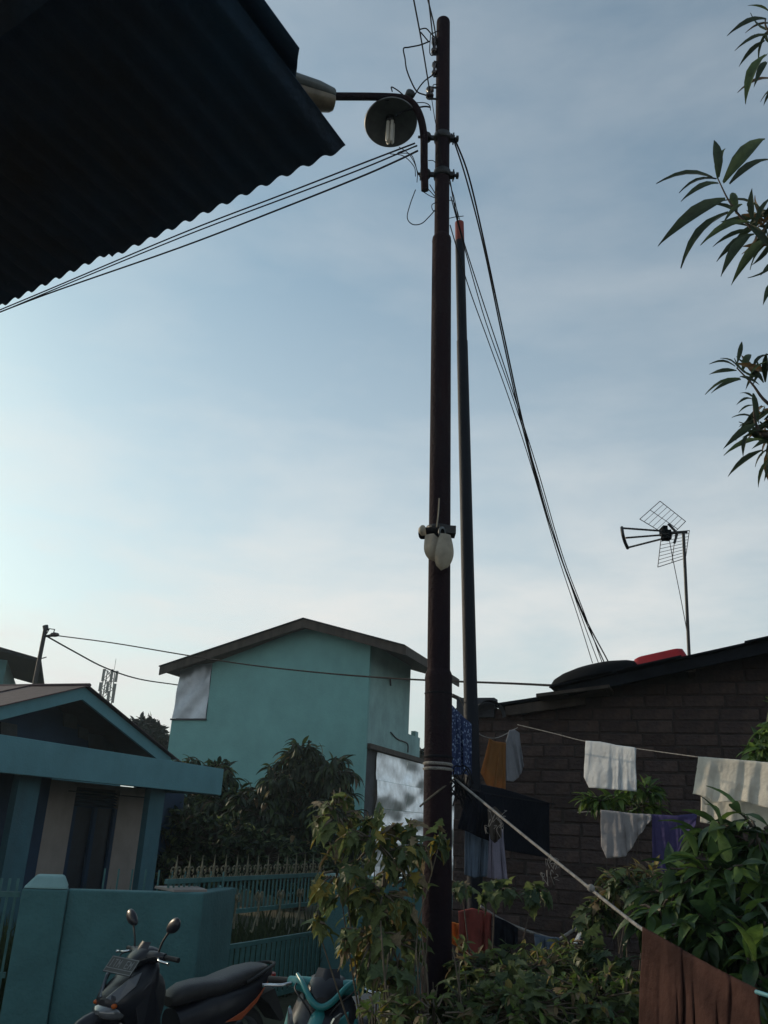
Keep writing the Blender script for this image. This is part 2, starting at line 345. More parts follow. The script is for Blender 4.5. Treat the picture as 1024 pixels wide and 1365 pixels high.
def tree(name, label, cat, base, blobs, nros, lper, L, mats, kind='long', droop=.5, trunk_r=.12, nparts=280, group=None, wd=1., limb='bark', inner=.35, trunk='trunk', twigr=.010):
    base = Vector(base); t = thing(name, base, label, cat, group)
    cen = sum((Vector(b[0]) for b in blobs), Vector())/len(blobs)
    fork = base.lerp(Vector((cen.x, cen.y, cen.z)), .45); fork.z = max(fork.z, base.z+.2)
    MB().tube(smooth([base, base.lerp(fork, .5)+Vector((.06*R_(), .05*R_(), 0)), fork], 4), [trunk_r*(1-.4*i/8) for i in range(9)], 8).build(trunk, limb, t)
    br = MB(); lv = []
    tot = sum(b[1][0]*b[1][2] for b in blobs)
    for c, rr in blobs:
        c = Vector(c); mid = fork.lerp(c, .6)+Vector((0, 0, -.1*rr[2]))
        br.tube(smooth([fork, mid, c], 4), [trunk_r*.55*(1-.08*i) for i in range(9)], 6)
        for _ in range(max(3, int(nros*rr[0]*rr[2]/tot))):
            d = rv(); k = (inner+(1-inner)*R_()**.6)
            p = c+Vector((d.x*rr[0], d.y*rr[1], d.z*rr[2]))*k
            s0 = c.lerp(p, .25+.2*R_())
            br.tube([s0, s0.lerp(p, .6)+Vector((0, 0, .05*L)), p], [twigr*1.6, twigr*1.1, twigr*.6], 4, cap=False)
            out_d = (p-c).normalized()
            for q in range(lper):
                dd = (rv()*.9 + out_d*.7 + Vector((0, 0, -droop*(.6+.8*R_())))).normalized()
                b0 = p - out_d*L*.5*R_()
                lv.append((leafmx(b0, dd, L*(.65+.6*R_()), wd*(.8+.4*R_()), (R_()-.5)*1.2), pick(mats)))
    br.build('branch', limb, t)
    put_leaves(t, lv, kind, nparts); return t
# ================================================================== SETTING
g = MB(); n = 50
def gz(x, y): return 0
g.grid([[Vector((-600+1200*i/n, -60+1400*j/n, 0)) for j in range(n+1)] for i in range(n+1)]).build('ground', 'ground', kind='structure')
lane = MB(); pts = [(-3.0, -6), (-2.8, 7.2), (-1.0, 7.6), (.0, 10.2), (3.2, 18), (4.4, 17.5), (.6, 6.5), (.4, -6)]
lane.add([Vector((x, y, .004)) for x, y in pts], [tuple(range(len(pts)))[::-1]]).build('lane', 'road', kind='structure')
hzb = MB(); hzb.box(Vector((0, 0, 0)), Vector((1, 0, 0)), Vector((0, 1, 0)), ZZ, -610, 610, -70, 1350, -1, 45)  # thin volume added to lift dark tones the way lens glare does
hm = bpy.data.materials.new('pale_glare_haze'); hm.use_nodes = True; hm.node_tree.nodes.clear()
pv_ = hm.node_tree.nodes.new('ShaderNodeVolumePrincipled'); pv_.inputs['Density'].default_value = .0008; pv_.inputs['Color'].default_value = (.72, .90, 1, 1)
pv_.inputs['Anisotropy'].default_value = .45
ho = hm.node_tree.nodes.new('ShaderNodeOutputMaterial'); hm.node_tree.links.new(pv_.outputs[0], ho.inputs['Volume']); M['glare_haze'] = hm
hzb.build('glare_haze', 'glare_haze', kind='stuff')
# ================================================================== LEFT HOUSE
Q0 = Pz(295, 1060, 2.25); Q0 = Vector((Q0.x, Q0.y, 0))
def HL(u, w_, z): return Q0 + UU*u + WW*w_ + ZZ*z
def hu(x, y, w_):
    p = onpl(x, y, HL(0, w_, 0), WW); return (p-Q0).dot(UU), p.z
house = thing('teal_house', HL(-6, -2, 0), 'low teal house with flat porch canopy under a shallow gable roof, left behind the wall', 'house')
b = MB()
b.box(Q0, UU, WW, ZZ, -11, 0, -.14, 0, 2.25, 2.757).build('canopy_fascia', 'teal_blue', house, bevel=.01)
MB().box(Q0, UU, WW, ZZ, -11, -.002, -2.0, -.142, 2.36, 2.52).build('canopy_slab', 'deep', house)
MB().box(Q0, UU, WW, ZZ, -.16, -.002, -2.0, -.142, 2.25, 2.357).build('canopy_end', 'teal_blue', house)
u1, _ = hu(47, 1172, -1.9); u2, _ = hu(64, 1058, -1.9)
# walls: front wall pieces either side of the door
wp = -1.4
ua = hu(56, 1115, wp)[0]; ub = hu(92, 1115, wp)[0]; uc = hu(152, 1115, wp)[0]; ud = hu(190, 1115, wp)[0]
def wallpiece(name, a, b_, z0, z1, m, w0=wp-.12, w1=wp): return MB().box(Q0, UU, WW, ZZ, a, b_, w0, w1, z0, z1).build(name, m, house)
wallpiece('cream_wall', ua, ub, 0, 2.3, 'cream'); wallpiece('cream_wall', uc, ud, 0, 2.3, 'cream')
wallpiece('lintel_wall', ub+.002, uc-.002, 2.22, 2.3, 'cream')
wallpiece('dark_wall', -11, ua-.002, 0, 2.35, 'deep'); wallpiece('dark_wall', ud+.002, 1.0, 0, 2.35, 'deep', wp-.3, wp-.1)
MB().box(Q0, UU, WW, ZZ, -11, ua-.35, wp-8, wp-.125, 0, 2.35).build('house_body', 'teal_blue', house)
MB().box(Q0, UU, WW, ZZ, ub-.1, 1.0, wp-8, wp-1.8, 0, 2.7).build('house_body', 'teal_blue', house)
# door with louvres
dw = uc-ub
door = MB().box(Q0, UU, WW, ZZ, ub+.01, uc-.01, wp-.10, wp-.06, 0, 1.88).build('door', 'dark_wood', house)
for s0 in (ub, (ub+uc)/2-.05, uc-.1): MB().box(Q0, UU, WW, ZZ, s0, s0+.1, wp-.058, wp-.005, 0, 1.88).build('door_frame', 'deep', door)
for i in range(6):
    z = 1.91+.05*i; MB().hexa([HL(ub+.02, wp-.10, z), HL(uc-.02, wp-.10, z), HL(uc-.02, wp-.03, z-.03), HL(ub+.02, wp-.03, z-.03), HL(ub+.02, wp-.10, z+.012), HL(uc-.02, wp-.10, z+.012), HL(uc-.02, wp-.03, z-.018), HL(ub+.02, wp-.03, z-.018)]).build('louvre', 'deep', house)
MB().box(Q0, UU, WW, ZZ, ub+.02, uc-.02, wp-.12, wp-.105, 1.88, 2.24).build('louvre_backing', 'dark_wood', house)
for x0, x1 in ((12, 42), (193, 213)):
    a = hu(x0, 1115, -.4)[0]; c = hu(x1, 1115, -.4)[0]
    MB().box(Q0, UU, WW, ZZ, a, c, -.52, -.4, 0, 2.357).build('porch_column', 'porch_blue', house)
# curtain rod like line
MB().tube([HL(ua, -1.0, 2.12), HL(ud, -1.0, 2.12)], .012, 6).build('porch_rail', 'dark_wood', house)
# gable roof
gw = -.25
uA, zA = hu(113, 916, gw); uR, zR = hu(228, 1010, gw); zR = max(zR, 2.765)
sl_ = (zA-zR)/(uR-uA); uL = uA-(uR-uA)*1.0; bh = .20
def board(a0, z0, a1, z1, nm):
    MB().prism([HL(a0, gw, z0), HL(a1, gw, z1), HL(a1, gw, z1-bh), HL(a0, gw, z0-bh)], WW*-.05).build(nm, 'teal_blue', house)
board(uA, zA, uR, zR, 'gable_board'); board(uL, zR, uA-.002, zA, 'gable_board')
for sgn, (a0, z0) in ((1, (uR, zR)), (-1, (uL, zR))):
    nsh = 7
    for k in range(nsh):    # roof sheets side by side along the ridge
        w0 = gw+.08-k*1.2; w1 = w0-1.21
        e = .02 if k % 2 else .0
        MB().prism([HL(uA, w0, zA+.012+e), HL(uA, w1, zA+.012+e), HL(a0+sgn*.12, w1, z0+.012-sl_*.12+e), HL(a0+sgn*.12, w0, z0+.012-sl_*.12+e)], ZZ*.018).build('roof_sheet', 'tile_roof', house)
MB().tube([HL(uA, gw+.09, zA+.035), HL(uA, gw-8, zA+.035)], .05, 8, flat=.6).build('ridge_cap', 'tile_roof', house)
MB().prism([HL(uL, gw-1.0, 2.53), HL(uR-.1, gw-1.0, 2.53), HL(uR-.1, gw-1.0, zR-.05), HL(uA, gw-1.0, zA-.06), HL(uL, gw-1.0, zR-.05)], WW*-.1).build('gable_wall', 'deep', house)
for x0, x1, yy0, yy1 in ((84, 102, 950, 968), (104, 117, 968, 983), (0, 22, 962, 1000), (118, 150, 978, 1000)):
    p = [onpl(a, c, HL(0, gw-.98, 0), WW) for a, c in ((x0, yy0), (x1, yy0+4), (x1, yy1+4), (x0, yy1))]
    MB().prism(p, WW*.02).build('gable_panel', 'gable_grey', house)
MB().box(Q0, UU, WW, ZZ, -11, 0, -2.0, -.142, 2.521, 2.62).build('canopy_top', 'teal_blue', house)
sm = onpl(197, 993, HL(0, .02, 0), WW)
# mast behind ridge
mt = thing('cable_mast', P(44, 920, 19.6)-ZZ*.6, 'thin leaning cable mast rising behind the ridge of the teal house', 'mast')
MB().tube([P(43, 925, 19.6)-ZZ*.6, P(61, 836, 19.6)], .05, 8).build('mast_pole', 'black_metal', mt)
MB().tube([P(59, 848, 19.6), P(75, 847, 19.6)], .03, 6).build('bracket', 'black_metal', mt)
MB().lathe(P(73, 846, 19.6), (1, 0, 0), [(0, -.11), (.04, -.08), (.055, 0), (.04, .08), (0, .11)], 10).build('insulator', 'ceramic', mt)
MB().tube([P(62, 845, 19.6), P(66, 838, 19.6), P(73, 839, 19.6), P(71, 845, 19.6)], .014, 5).build('wire_tail', 'wire', mt)
MB().tube([P(60.5, 834, 19.6), P(61.5, 840, 19.6)], .065, 8).build('mast_cap', 'black_metal', mt)
# far left building
K2 = P(0, 905, 30); DV = Vector((-2.0, 6, 0)); fb = thing('far_house', Vector((K2.x-2.5, K2.y, 0)), 'dark house corner with thin sloping roof at the left edge of the photo', 'house')
a = P(10, 880, 30); MB().prism([Vector((a.x, a.y, 0)), Vector((a.x-6, a.y+1.5, 0)), Vector((a.x-6, a.y+1.5, a.z+.6)), Vector((a.x, a.y, a.z+.0))], DV).build('wall', 'teal_wall', fb)
a0 = P(-120, 828, 29.4); a1 = P(55, 878, 29.4)
MB().prism([a0, a1, a1-ZZ*.12, a0-ZZ*.16], Vector((-2.0, 6, 0))).build('roof', 'roof_dark', fb)
MB().tube([a1, P(62, 876, 29.4)], .02, 5).build('eave_rod', 'black_metal', fb)
# ================================================================== TEAL TWO STOREY BUILDING
K = P(494, 862, 25); K0 = Vector((K.x, K.y, 0))
def HT(s_, u, z): return K0 - WW*s_ + UU*u + ZZ*z
def fs(x, y, off=0):
    p = onpl(x, y, HT(0, off, 0), UU); return -(p-K0).dot(WW), p.z
tb = thing('teal_two_storey_house', HT(2.6, 2, 0), 'tall pale teal two storey house with plain gable wall and dark roof edge', 'house')
sL = fs(229, 960)[0]; sP, zP = fs(275, 958); sApex, zApex = fs(405, 838)
zc = fs(494, 862)[1]; zl = fs(277, 885)[1]
# gable wall with its upper left corner left open for the metal panel
MB().prism([HT(0, 0, 0), HT(sL, 0, 0), HT(sL, 0, zP), HT(sP, 0, zP), HT(sP, 0, zl+.02), HT(sApex, 0, zApex), HT(0, 0, zc+.15)], UU*.15).build('gable_wall', 'teal', tb)
p4 = [HT(sP+.005, .03, zP+.004), HT(sL-.02, .03, zP+.004), HT(sL-.10, .03, zl-.10), HT(sP+.005, .03, zl+.03)]
gpn = MB(); rows = []
for i in range(13):
    rows.append([p4[0].lerp(p4[3], i/12).lerp(p4[1].lerp(p4[2], i/12), j/12) - UU*(.05+.02*math.sin(i*.9+j*.7)+.012*math.sin(j*2.1)) for j in range(13)])
gpn.grid(rows).build('metal_panel', 'grey_metal', tb)
MB().box(HT(0, 0, 0), -WW, UU, ZZ, sP-.02, sL+.03, -.05, 0, zP-.05, zP-.002).build('panel_sill', 'dark_wood', tb)
MB().box(HT(0, 0, 0), -WW, UU, ZZ, sP+.01, sL-.1, .06, .15, zP, zl).build('panel_backing', 'deep', tb)
# side wall
sideD = 3.7; zb = onpl(488, 990, K0, WW).z
MB().box(K0, WW, UU, ZZ, -.15, 0, .152, sideD, zb, zc+.35).build('side_wall', 'teal_side', tb)
MB().box(K0, WW, UU, ZZ, -.15, 0, sideD+.002, sideD+1.2, zb, zb+.65).build('parapet', 'teal_side', tb)
MB().box(K0, WW, UU, ZZ, -.15, 0, sideD+.7, sideD+1.0, zb+.652, zb+.82).build('parapet_stub', 'teal_side', tb)
MB().box(K0, WW, UU, ZZ, -.35, .10, .155, sideD+6.0, zb-.14, zb-.002).build('ledge', 'wood_old', tb)
MB().box(K0, WW, UU, ZZ, -.25, -.12, .158, 1.5, 0, zb-.142).build('lower_wall', 'plaster_dark', tb)
MB().box(K0, WW, UU, ZZ, -6.5, -.16, 9.0, 9.15, 0, zb).build('back_wall', 'teal', tb)
MB().tube(smooth([onpl(521, 976, K0+WW*.03, WW), onpl(530, 985, K0+WW*.03, WW), onpl(543, 991, K0+WW*.03, WW), onpl(544, 1003, K0+WW*.03, WW)], 5), .02, 6).build('drain_pipe', 'black_metal', tb)
MB().tube([onpl(520, 903, K0+WW*.06, WW), onpl(521, 914, K0+WW*.06, WW)], .03, 6).build('cable_hook', 'black_metal', tb)
# crumpled metal sheets of the ground floor
uu0 = (onpl(502, 1030, K0-WW*.04, WW)-K0).dot(UU)
edges = [502, 543.5, 582, 622]
for i in range(3):
    ua_ = (onpl(edges[i], 1040, K0-WW*.04, WW)-K0).dot(UU); ub_ = (onpl(edges[i+1], 1040, K0-WW*.04, WW)-K0).dot(UU)
    zt = zb-.15; nr = 5
    for r_ in range(nr):
        za = zt*(1-r_/nr)+.0; zd = zt*(1-(r_+1)/nr)
        rows = []
        for a in range(13):
            row = []
            for c in range(13):
                u = ua_+(ub_-ua_-.01)*c/12; z = zd+(za-zd-.008)*a/12
                dd = -.06+.02*(r_ % 2)+.030*math.sin(4.3*z+.7*u+1.3*math.sin(1.1*u+i))+.026*abs(math.sin(2.2*z-1.3*u+.8*math.sin(2.1*z+r_)))+.012*math.sin(9*z+.8*u+r_*2+1.5*math.sin(1.9*u))
                row.append(K0+UU*u+WW*dd+ZZ*z)
            rows.append(row)
        MB().grid(rows).build('metal_sheet', 'foil', tb)
# roof
th = .25
roof_f = -.55
s_l, z_l = fs(213, 889, roof_f); s_a, z_a = fs(405, 825, roof_f); s_r, z_r = fs(540, 861, roof_f)
pe = onpl(571, 894, HT(s_r, 0, 0), WW); uE = (pe-K0).dot(UU)
uE = max(5.0, min(uE, 9.5))
def rs(a, z, b_, y): return [HT(a, roof_f, z), HT(b_, roof_f, y), HT(b_, roof_f, y-th), HT(a, roof_f, z-th)]
for (a, z, b_, y) in ((s_a, z_a, s_l, z_l), (s_r, z_r, s_a-.003, z_a)):
    MB().prism(rs(a, z, b_, y), UU*.05).build('barge_board', 'wood_old', tb)
    MB().prism([HT(a, roof_f-.06, z), HT(b_, roof_f-.06, y), HT(b_, roof_f-.06, y+.03), HT(a, roof_f-.06, z+.03)], UU*(uE-roof_f)).build('roof_sheet', 'roof_dark', tb)
    MB().prism([HT(a, roof_f+.052, z-.03), HT(b_, roof_f+.052, y-.03), HT(b_, roof_f+.052, y-.12), HT(a, roof_f+.052, z-.12)], UU*(uE-roof_f-.1)).build('soffit', 'wood_old', tb)
MB().prism([HT(s_r, roof_f-.01, z_r), HT(s_r-.04, roof_f-.01, z_r), HT(s_r-.04, roof_f-.01, z_r-th), HT(s_r, roof_f-.01, z_r-th)], UU*(uE-roof_f)).build('eave_board', 'wood_old', tb)
# cell tower
tw = thing('cell_tower', P(147, 930, 150)*1-Vector((0, 0, P(147, 930, 150).z)), 'far lattice mobile phone tower between the two teal houses', 'tower')
tz = P(147, 893, 150).z; tx = P(147, 893, 150).x
lat = MB(); hw = .9
for sx in (-1, 1):
    for sy in (-1, 1): lat.tube([(tx+sx*1.6, 150+sy*1.6, 0), (tx+sx*hw*.7, 150+sy*hw*.7, tz)], .10, 5)
for i in range(16):
    z0 = tz*i/16; z1 = tz*(i+1)/16
    for sy in (-1, 1):
        e0 = 1.6-(1.6-.63)*i/16; e1 = 1.6-(1.6-.63)*(i+1)/16
        lat.tube([(tx-e0, 150+sy*e0, z0), (tx+e1, 150+sy*e1, z1)], .06, 4); lat.tube([(tx+e0, 150+sy*e0, z0), (tx-e1, 150+sy*e1, z1)], .06, 4)
lat.build('lattice', 'black_metal', tw)
for zz, n_, h in ((tz-1.0, 5, 1.9), (tz-3.0, 4, 1.5), (tz-4.6, 5, 1.8)):
    for j in range(n_):
        a = 2*math.pi*j/n_+.3
        MB().box(Vector((tx+1.2*math.cos(a), 150+1.2*math.sin(a), zz)), Vector((1, 0, 0)), Vector((0, 1, 0)), ZZ, -.2, .2, -.12, .12, -h/2, h/2).build('panel_antenna', 'black_metal', tw)
MB().tube([(tx+.7, 150, tz), (tx+.7, 150, tz+2)], .04, 5).build('lightning_rod', 'black_metal', tw)
# ================================================================== BRICK BUILDING
B0 = P(608, 935, 9); B0 = Vector((B0.x, B0.y, 0))
def HB(w_, u, z): return B0 + WW*w_ + UU*u + ZZ*z
def bw(x, y, off=0):
    p = onpl(x, y, HB(0, off, 0), UU); return (p-B0).dot(WW), p.z
bb = thing('brick_house', HB(2.5, 1.5, 0), 'rough unplastered cement block house with sooty lean-to roof on the right', 'house')
prof_px = [(608, 937), (640, 937), (665, 941), (700, 936), (745, 928), (800, 915), (860, 900), (940, 878), (1024, 862)]
prof = [bw(x, y) for x, y in prof_px]
s_ = (prof[-1][1]-prof[5][1])/(prof[-1][0]-prof[5][0]); prof.append((prof[-1][0]+2.2, prof[-1][1]+2.2*s_))
def ztop(w_):
    for (a, z0), (c, z1) in zip(prof, prof[1:]):
        if a <= w_ <= c: return z0+(z1-z0)*(w_-a)/(c-a)
    return prof[0][1] if w_ < prof[0][0] else prof[-1][1]
WEND = prof[-1][0]
MB().prism([HB(0, 0, 0)] + [HB(a, 0, z-.05) for a, z in prof] + [HB(WEND, 0, 0)], UU*.12).build('backing_wall', 'mortar', bb)
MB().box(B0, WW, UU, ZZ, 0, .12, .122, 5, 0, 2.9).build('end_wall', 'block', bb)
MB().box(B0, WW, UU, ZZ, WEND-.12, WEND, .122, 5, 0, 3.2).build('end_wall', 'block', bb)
BL, BH = .36, .118
bmeshs = []
for v in range(6):
    m_ = MB(); j = lambda: (R_()-.5)*.012
    x0, x1, z0, z1 = j(), BL-.013+j(), j()*.6, BH-.011+j()*.8
    f_ = -.011+j()*.7; k = .010
    pts = [Vector((x0, f_+k, z0)), Vector((x1, f_+k, z0)), Vector((x1, f_+k, z1)), Vector((x0, f_+k, z1)),
           Vector((x0+k+abs(j()), f_+j()*.5, z0+k)), Vector((x1-k-abs(j()), f_+j()*.5, z0+k)), Vector((x1-k, f_+j()*.5, z1-k)), Vector((x0+k, f_+j()*.5, z1-k)),
           Vector((x0, 0, z0)), Vector((x1, 0, z0)), Vector((x1, 0, z1)), Vector((x0, 0, z1))]
    m_.add(pts, [(4, 5, 6, 7), (0, 1, 5, 4), (1, 2, 6, 5), (2, 3, 7, 6), (3, 0, 4, 7), (8, 9, 1, 0), (9, 10, 2, 1), (10, 11, 3, 2), (11, 8, 0, 3)])
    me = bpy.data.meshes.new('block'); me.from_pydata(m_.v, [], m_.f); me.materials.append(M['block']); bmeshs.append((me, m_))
rot = Matrix((WW, UU, ZZ)).transposed().to_4x4()
low = MB(); cnt = 0
patch = (bw(866, 1040)[0], bw(932, 1040)[0])
for r_ in range(34):
    z = .01+r_*BH; x = -(.05+.30*R_())
    while x < WEND-.1:
        wdt = BL*(.80+.34*R_()); xa = max(x, 0); xe = x+wdt; x = xe
        if xe > WEND or xe-xa < .07: continue
        if z+BH > min(ztop(xa), ztop(xe))-.02: continue
        mw = Matrix.Translation(HB(xa, 0, z+(R_()-.5)*.006)) @ rot @ Matrix.Diagonal(((xe-xa)/BL, 1, 1, 1))
        if z > .95 and cnt < 295 and xa < 3.6:
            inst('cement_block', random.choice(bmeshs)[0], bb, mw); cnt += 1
        else:
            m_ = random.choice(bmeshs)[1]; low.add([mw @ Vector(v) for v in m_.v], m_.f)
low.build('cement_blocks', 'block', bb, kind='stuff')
if 0: MB().box(B0, WW, UU, ZZ, patch[0], patch[1], -.045, -.038, 1.9, 2.62).build('render_patch', 'plaster_dark', bb)
# roof over the right part (mono pitch rising to the right) and its front board
ro = -.38
ra = bw(741, 917, ro); rb = bw(1024, 855, ro); k_ = (rb[1]-ra[1])/(rb[0]-ra[0]); rc = (rb[0]+1.6, rb[1]+1.6*k_)
MB().prism([HB(ra[0], ro, ra[1]), HB(rc[0], ro, rc[1]), HB(rc[0], ro, rc[1]-.10), HB(ra[0]+.12, ro, ra[1]-.07)], UU*.04).build('roof_board', 'roof_dark', bb)
nsh = 6
for i in range(nsh):
    a = ra[0]-.05+(rc[0]-ra[0])*i/nsh; c = ra[0]-.05+(rc[0]-ra[0])*(i+1)/nsh+.04; za = ra[1]+(a-ra[0])*k_+.008+(.012 if i % 2 else 0); zc_ = ra[1]+(c-ra[0])*k_+.008+(.012 if i % 2 else 0)
    MB().prism([HB(a, ro-.06-.02*(i % 2), za), HB(c, ro-.06-.02*(i % 2), zc_), HB(c, ro-.06-.02*(i % 2), zc_+.014), HB(a, ro-.06-.02*(i % 2), za+.014)], UU*4.5).build('roof_sheet', 'roof_dark', bb)
for i in range(5):
    a = ra[0]+.4+i*.8; z = ra[1]+(a-ra[0])*k_-.11
    MB().box(B0, WW, UU, ZZ, a, a+.06, ro+.045, 4, z, z+.09).build('rafter', 'wood_old', bb)
# lower left roof
la = bw(660, 938, -.12); lb = bw(752, 925, -.12)
MB().prism([HB(la[0], -.14, la[1]), HB(lb[0]+.3, -.14, lb[1]+.05), HB(lb[0]+.3, -.14, lb[1]+.02), HB(la[0], -.14, la[1]-.025)], UU*3).build('roof_sheet', 'roof_dark', bb)
MB().prism([HB(la[0]+.1, -.12, la[1]-.028), HB(lb[0]+.2, -.12, lb[1]), HB(lb[0]+.2, -.12, lb[1]-.10), HB(la[0]+.1, -.12, la[1]-.12)], UU*.04).build('roof_board', 'wood_old', bb)
MB().prism([HB(ra[0]-.18, ro-.05, ra[1]-.06), HB(ra[0]+.5, ro-.05, ra[1]+.02), HB(ra[0]+.5, ro-.05, ra[1]-.01), HB(ra[0]-.18, ro-.05, ra[1]-.09)], UU*.4).build('loose_plank', 'wood_old', bb)
c0 = bw(640, 935)
MB().box(B0, WW, UU, ZZ, .02, c0[0]+.16, -.05, .1, 2.86, c0[1]+.03).build('corner_cap', 'plaster_dark', bb)
MB().tube([P(603, 927, 9.0), P(622, 936, 9.0)], .022, 6).build('rafter_end', 'wood_old', bb)
MB().grid([[HB(.34+.16*math.cos(t)+.02*j, -.06-.05*math.sin(t)*0-.04*j, 2.85+.16*math.sin(t)) for j in range(4)] for t in [math.pi*.05*i for i in range(20)]]).build('bent_sheet', 'plaster_dark', bb)
# basins and antenna on the roof
def roofz(x): return ra[1]+(x-ra[0])*k_+.03
c_b = bw(798, 905, .1); tub = thing('black_dish', HB(c_b[0], .1, c_b[1]), 'wide shallow black dish lying upside down on the low end of the roof', 'dish')
pl = HB(c_b[0], -.02, roofz(c_b[0])+.085); ax = (ZZ - WW*k_ - UU*.12).normalized()
MB().lathe(pl, ax, [(.455, -.05), (.475, -.035), (.46, -.01), (.42, .03), (.33, .065), (.2, .09), (.06, .10), (0, .10)], 40).build('shell', 'tub_black', tub)
MB().lathe(pl, ax, [(.462, -.045), (.485, -.03), (.462, -.015)], 40).build('rim', 'tub_black', tub)
c_r = bw(882, 880, 0); rt = thing('red_basin', HB(c_r[0], 0, c_r[1]), 'bright red plastic basin turned over on the roof beside the antenna mast', 'basin')
pr_ = HB(c_r[0], -.05, roofz(c_r[0])+.02); ax_x = (WW+ZZ*k_).normalized(); ax_z = (ZZ-WW*k_).normalized()
def rrect(hx, hy, h, r=.06, n=5):
    o = []
    for cx, cy, a0 in ((1, 1, 0), (-1, 1, 90), (-1, -1, 180), (1, -1, 270)):
        for i in range(n+1):
            a = rad(a0+90*i/n); o.append(pr_ + ax_x*(cx*(hx-r)+r*math.cos(a)) + UU*(cy*(hy-r)+r*math.sin(a)) + ax_z*h)
    return o
tubm = MB(); rings = [rrect(.255, .19, 0), rrect(.262, .197, .012), rrect(.25, .185, .02), rrect(.228, .16, .095), rrect(.20, .14, .108), rrect(.05, .03, .110, .02)]
nn = len(rings[0])
tubm.add([p for r_ in rings for p in r_], [(i*nn+j, i*nn+(j+1) % nn, (i+1)*nn+(j+1) % nn, (i+1)*nn+j) for i in range(len(rings)-1) for j in range(nn)], 0, True)
tubm.add(rings[-1], [tuple(range(nn))]).build('shell', 'tub_red', rt)
# antenna
AY = 8.35
an = thing('tv_antenna', P(919, 876, AY), 'rooftop television antenna with grid reflectors on a thin leaning mast', 'antenna')
MB().tube([P(919, 880, AY), P(911, 708, AY)], .017, 8).build('mast', 'black_metal', an)
A = lambda x, y, dy=0: P(x, y, AY+dy)
MB().tube([A(886, 711), A(916, 709)], .016, 6).build('boom', 'black_metal', an)
hub = MB(); hub.box(A(889, 713), Vector((1, 0, 0)), Vector((0, 1, 0)), ZZ, -.045, .035, -.05, .05, -.055, .045)
hub.box(A(884, 709), Vector((1, 0, 0)), Vector((0, 1, 0)), ZZ, -.02, .03, -.07, .07, -.03, .05).build('balun_box', 'tub_black', an, bevel=.008)
for (x0, y0, x1, y1, dy) in ((886, 708, 830, 704, .02), (884, 713, 834, 717, -.1), (884, 718, 837, 730, .08)):
    arm = MB().tube([A(x0, y0), A(x1, y1, dy)], .010, 6).build('director_arm', 'black_metal', an)
    el = MB(); a_, c_ = A(x0, y0), A(x1, y1, dy)
    for i in range(9):
        p = a_.lerp(c_, .1+.1*i); el.tube([p+ZZ*.012+Vector((0, .05, 0)), p-ZZ*.012-Vector((0, .05, 0))], .006, 4)
    el.build('elements', 'black_metal', arm)
MB().tube(smooth([A(829, 703), A(830, 711, -.05), A(833, 722, .0), A(837, 731, .08)], 4), .017, 6).build('end_bar', 'black_metal', an)
for nm, P4, nx_ in (('u', [(853, 692), (880, 668), (914, 695), (893, 716)], 7), ('l', [(882, 712), (919, 707), (914, 744), (877, 756)], 9)):
    gm = MB(); dys = (-.10, .12, .18, -.05) if nm == 'u' else (-.1, .1, .2, 0)
    c4 = [A(x, y, dys[i]) for i, (x, y) in enumerate(P4)]
    for i in range(4): gm.tube([c4[i], c4[(i+1) % 4]], .0042, 5)
    for i in range(1, nx_):
        t = i/nx_
        if nm == 'u': gm.tube([c4[0].lerp(c4[3], t), c4[1].lerp(c4[2], t)], .0028, 4)
        else: gm.tube([c4[0].lerp(c4[3], t), c4[1].lerp(c4[2], t)], .0028, 4)
    gm.tube([c4[0].lerp(c4[1], .5), c4[3].lerp(c4[2], .5)], .004, 4)
    gm.build('grid_reflector', 'black_metal', an)
MB().tube([A(891, 698), A(903, 711), A(899, 724)], .014, 6).build('reflector_bracket', 'black_metal', an)
MB().tube(smooth([A(892, 718), A(898, 750), A(908, 800), A(917, 850), A(918, 872)], 5), .004, 5).build('aerial_cable', 'wire', an)
# ================================================================== BOUNDARY WALLS, FENCE, GATE
wl = thing('boundary_wall', Pz(180, 1188, 1.16)*1-ZZ*1.16, 'low dark teal rendered boundary wall behind the black motorbike', 'wall')
p0 = Pz(92, 1185, 1.16); p1 = Pz(272, 1190, 1.16); p2 = Pz(315, 1183, 1.16)
for q in (p0, p1, p2): q.z = 0
d2 = (p2-p1).normalized(); p2 = p1+d2*min((p2-p1).length, 1.4)
def wallseg(a, b_, h, t, nm, m, par, z0=0):
    d = (b_-a).normalized(); nn_ = Vector((-d.y, d.x, 0))
    return MB().box(a, d, nn_, ZZ, 0, (b_-a).length, 0, t, z0, h).build(nm, m, par, bevel=.012)
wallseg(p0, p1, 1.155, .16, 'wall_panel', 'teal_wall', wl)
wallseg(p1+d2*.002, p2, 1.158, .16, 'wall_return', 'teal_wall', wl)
MB().prism([Pz(x, y, 1.158)-ZZ*0 for x, y in ((206, 1184), (262, 1184), (276, 1189), (232, 1189))], ZZ*.02).build('coping_stone', 'cream', wl)
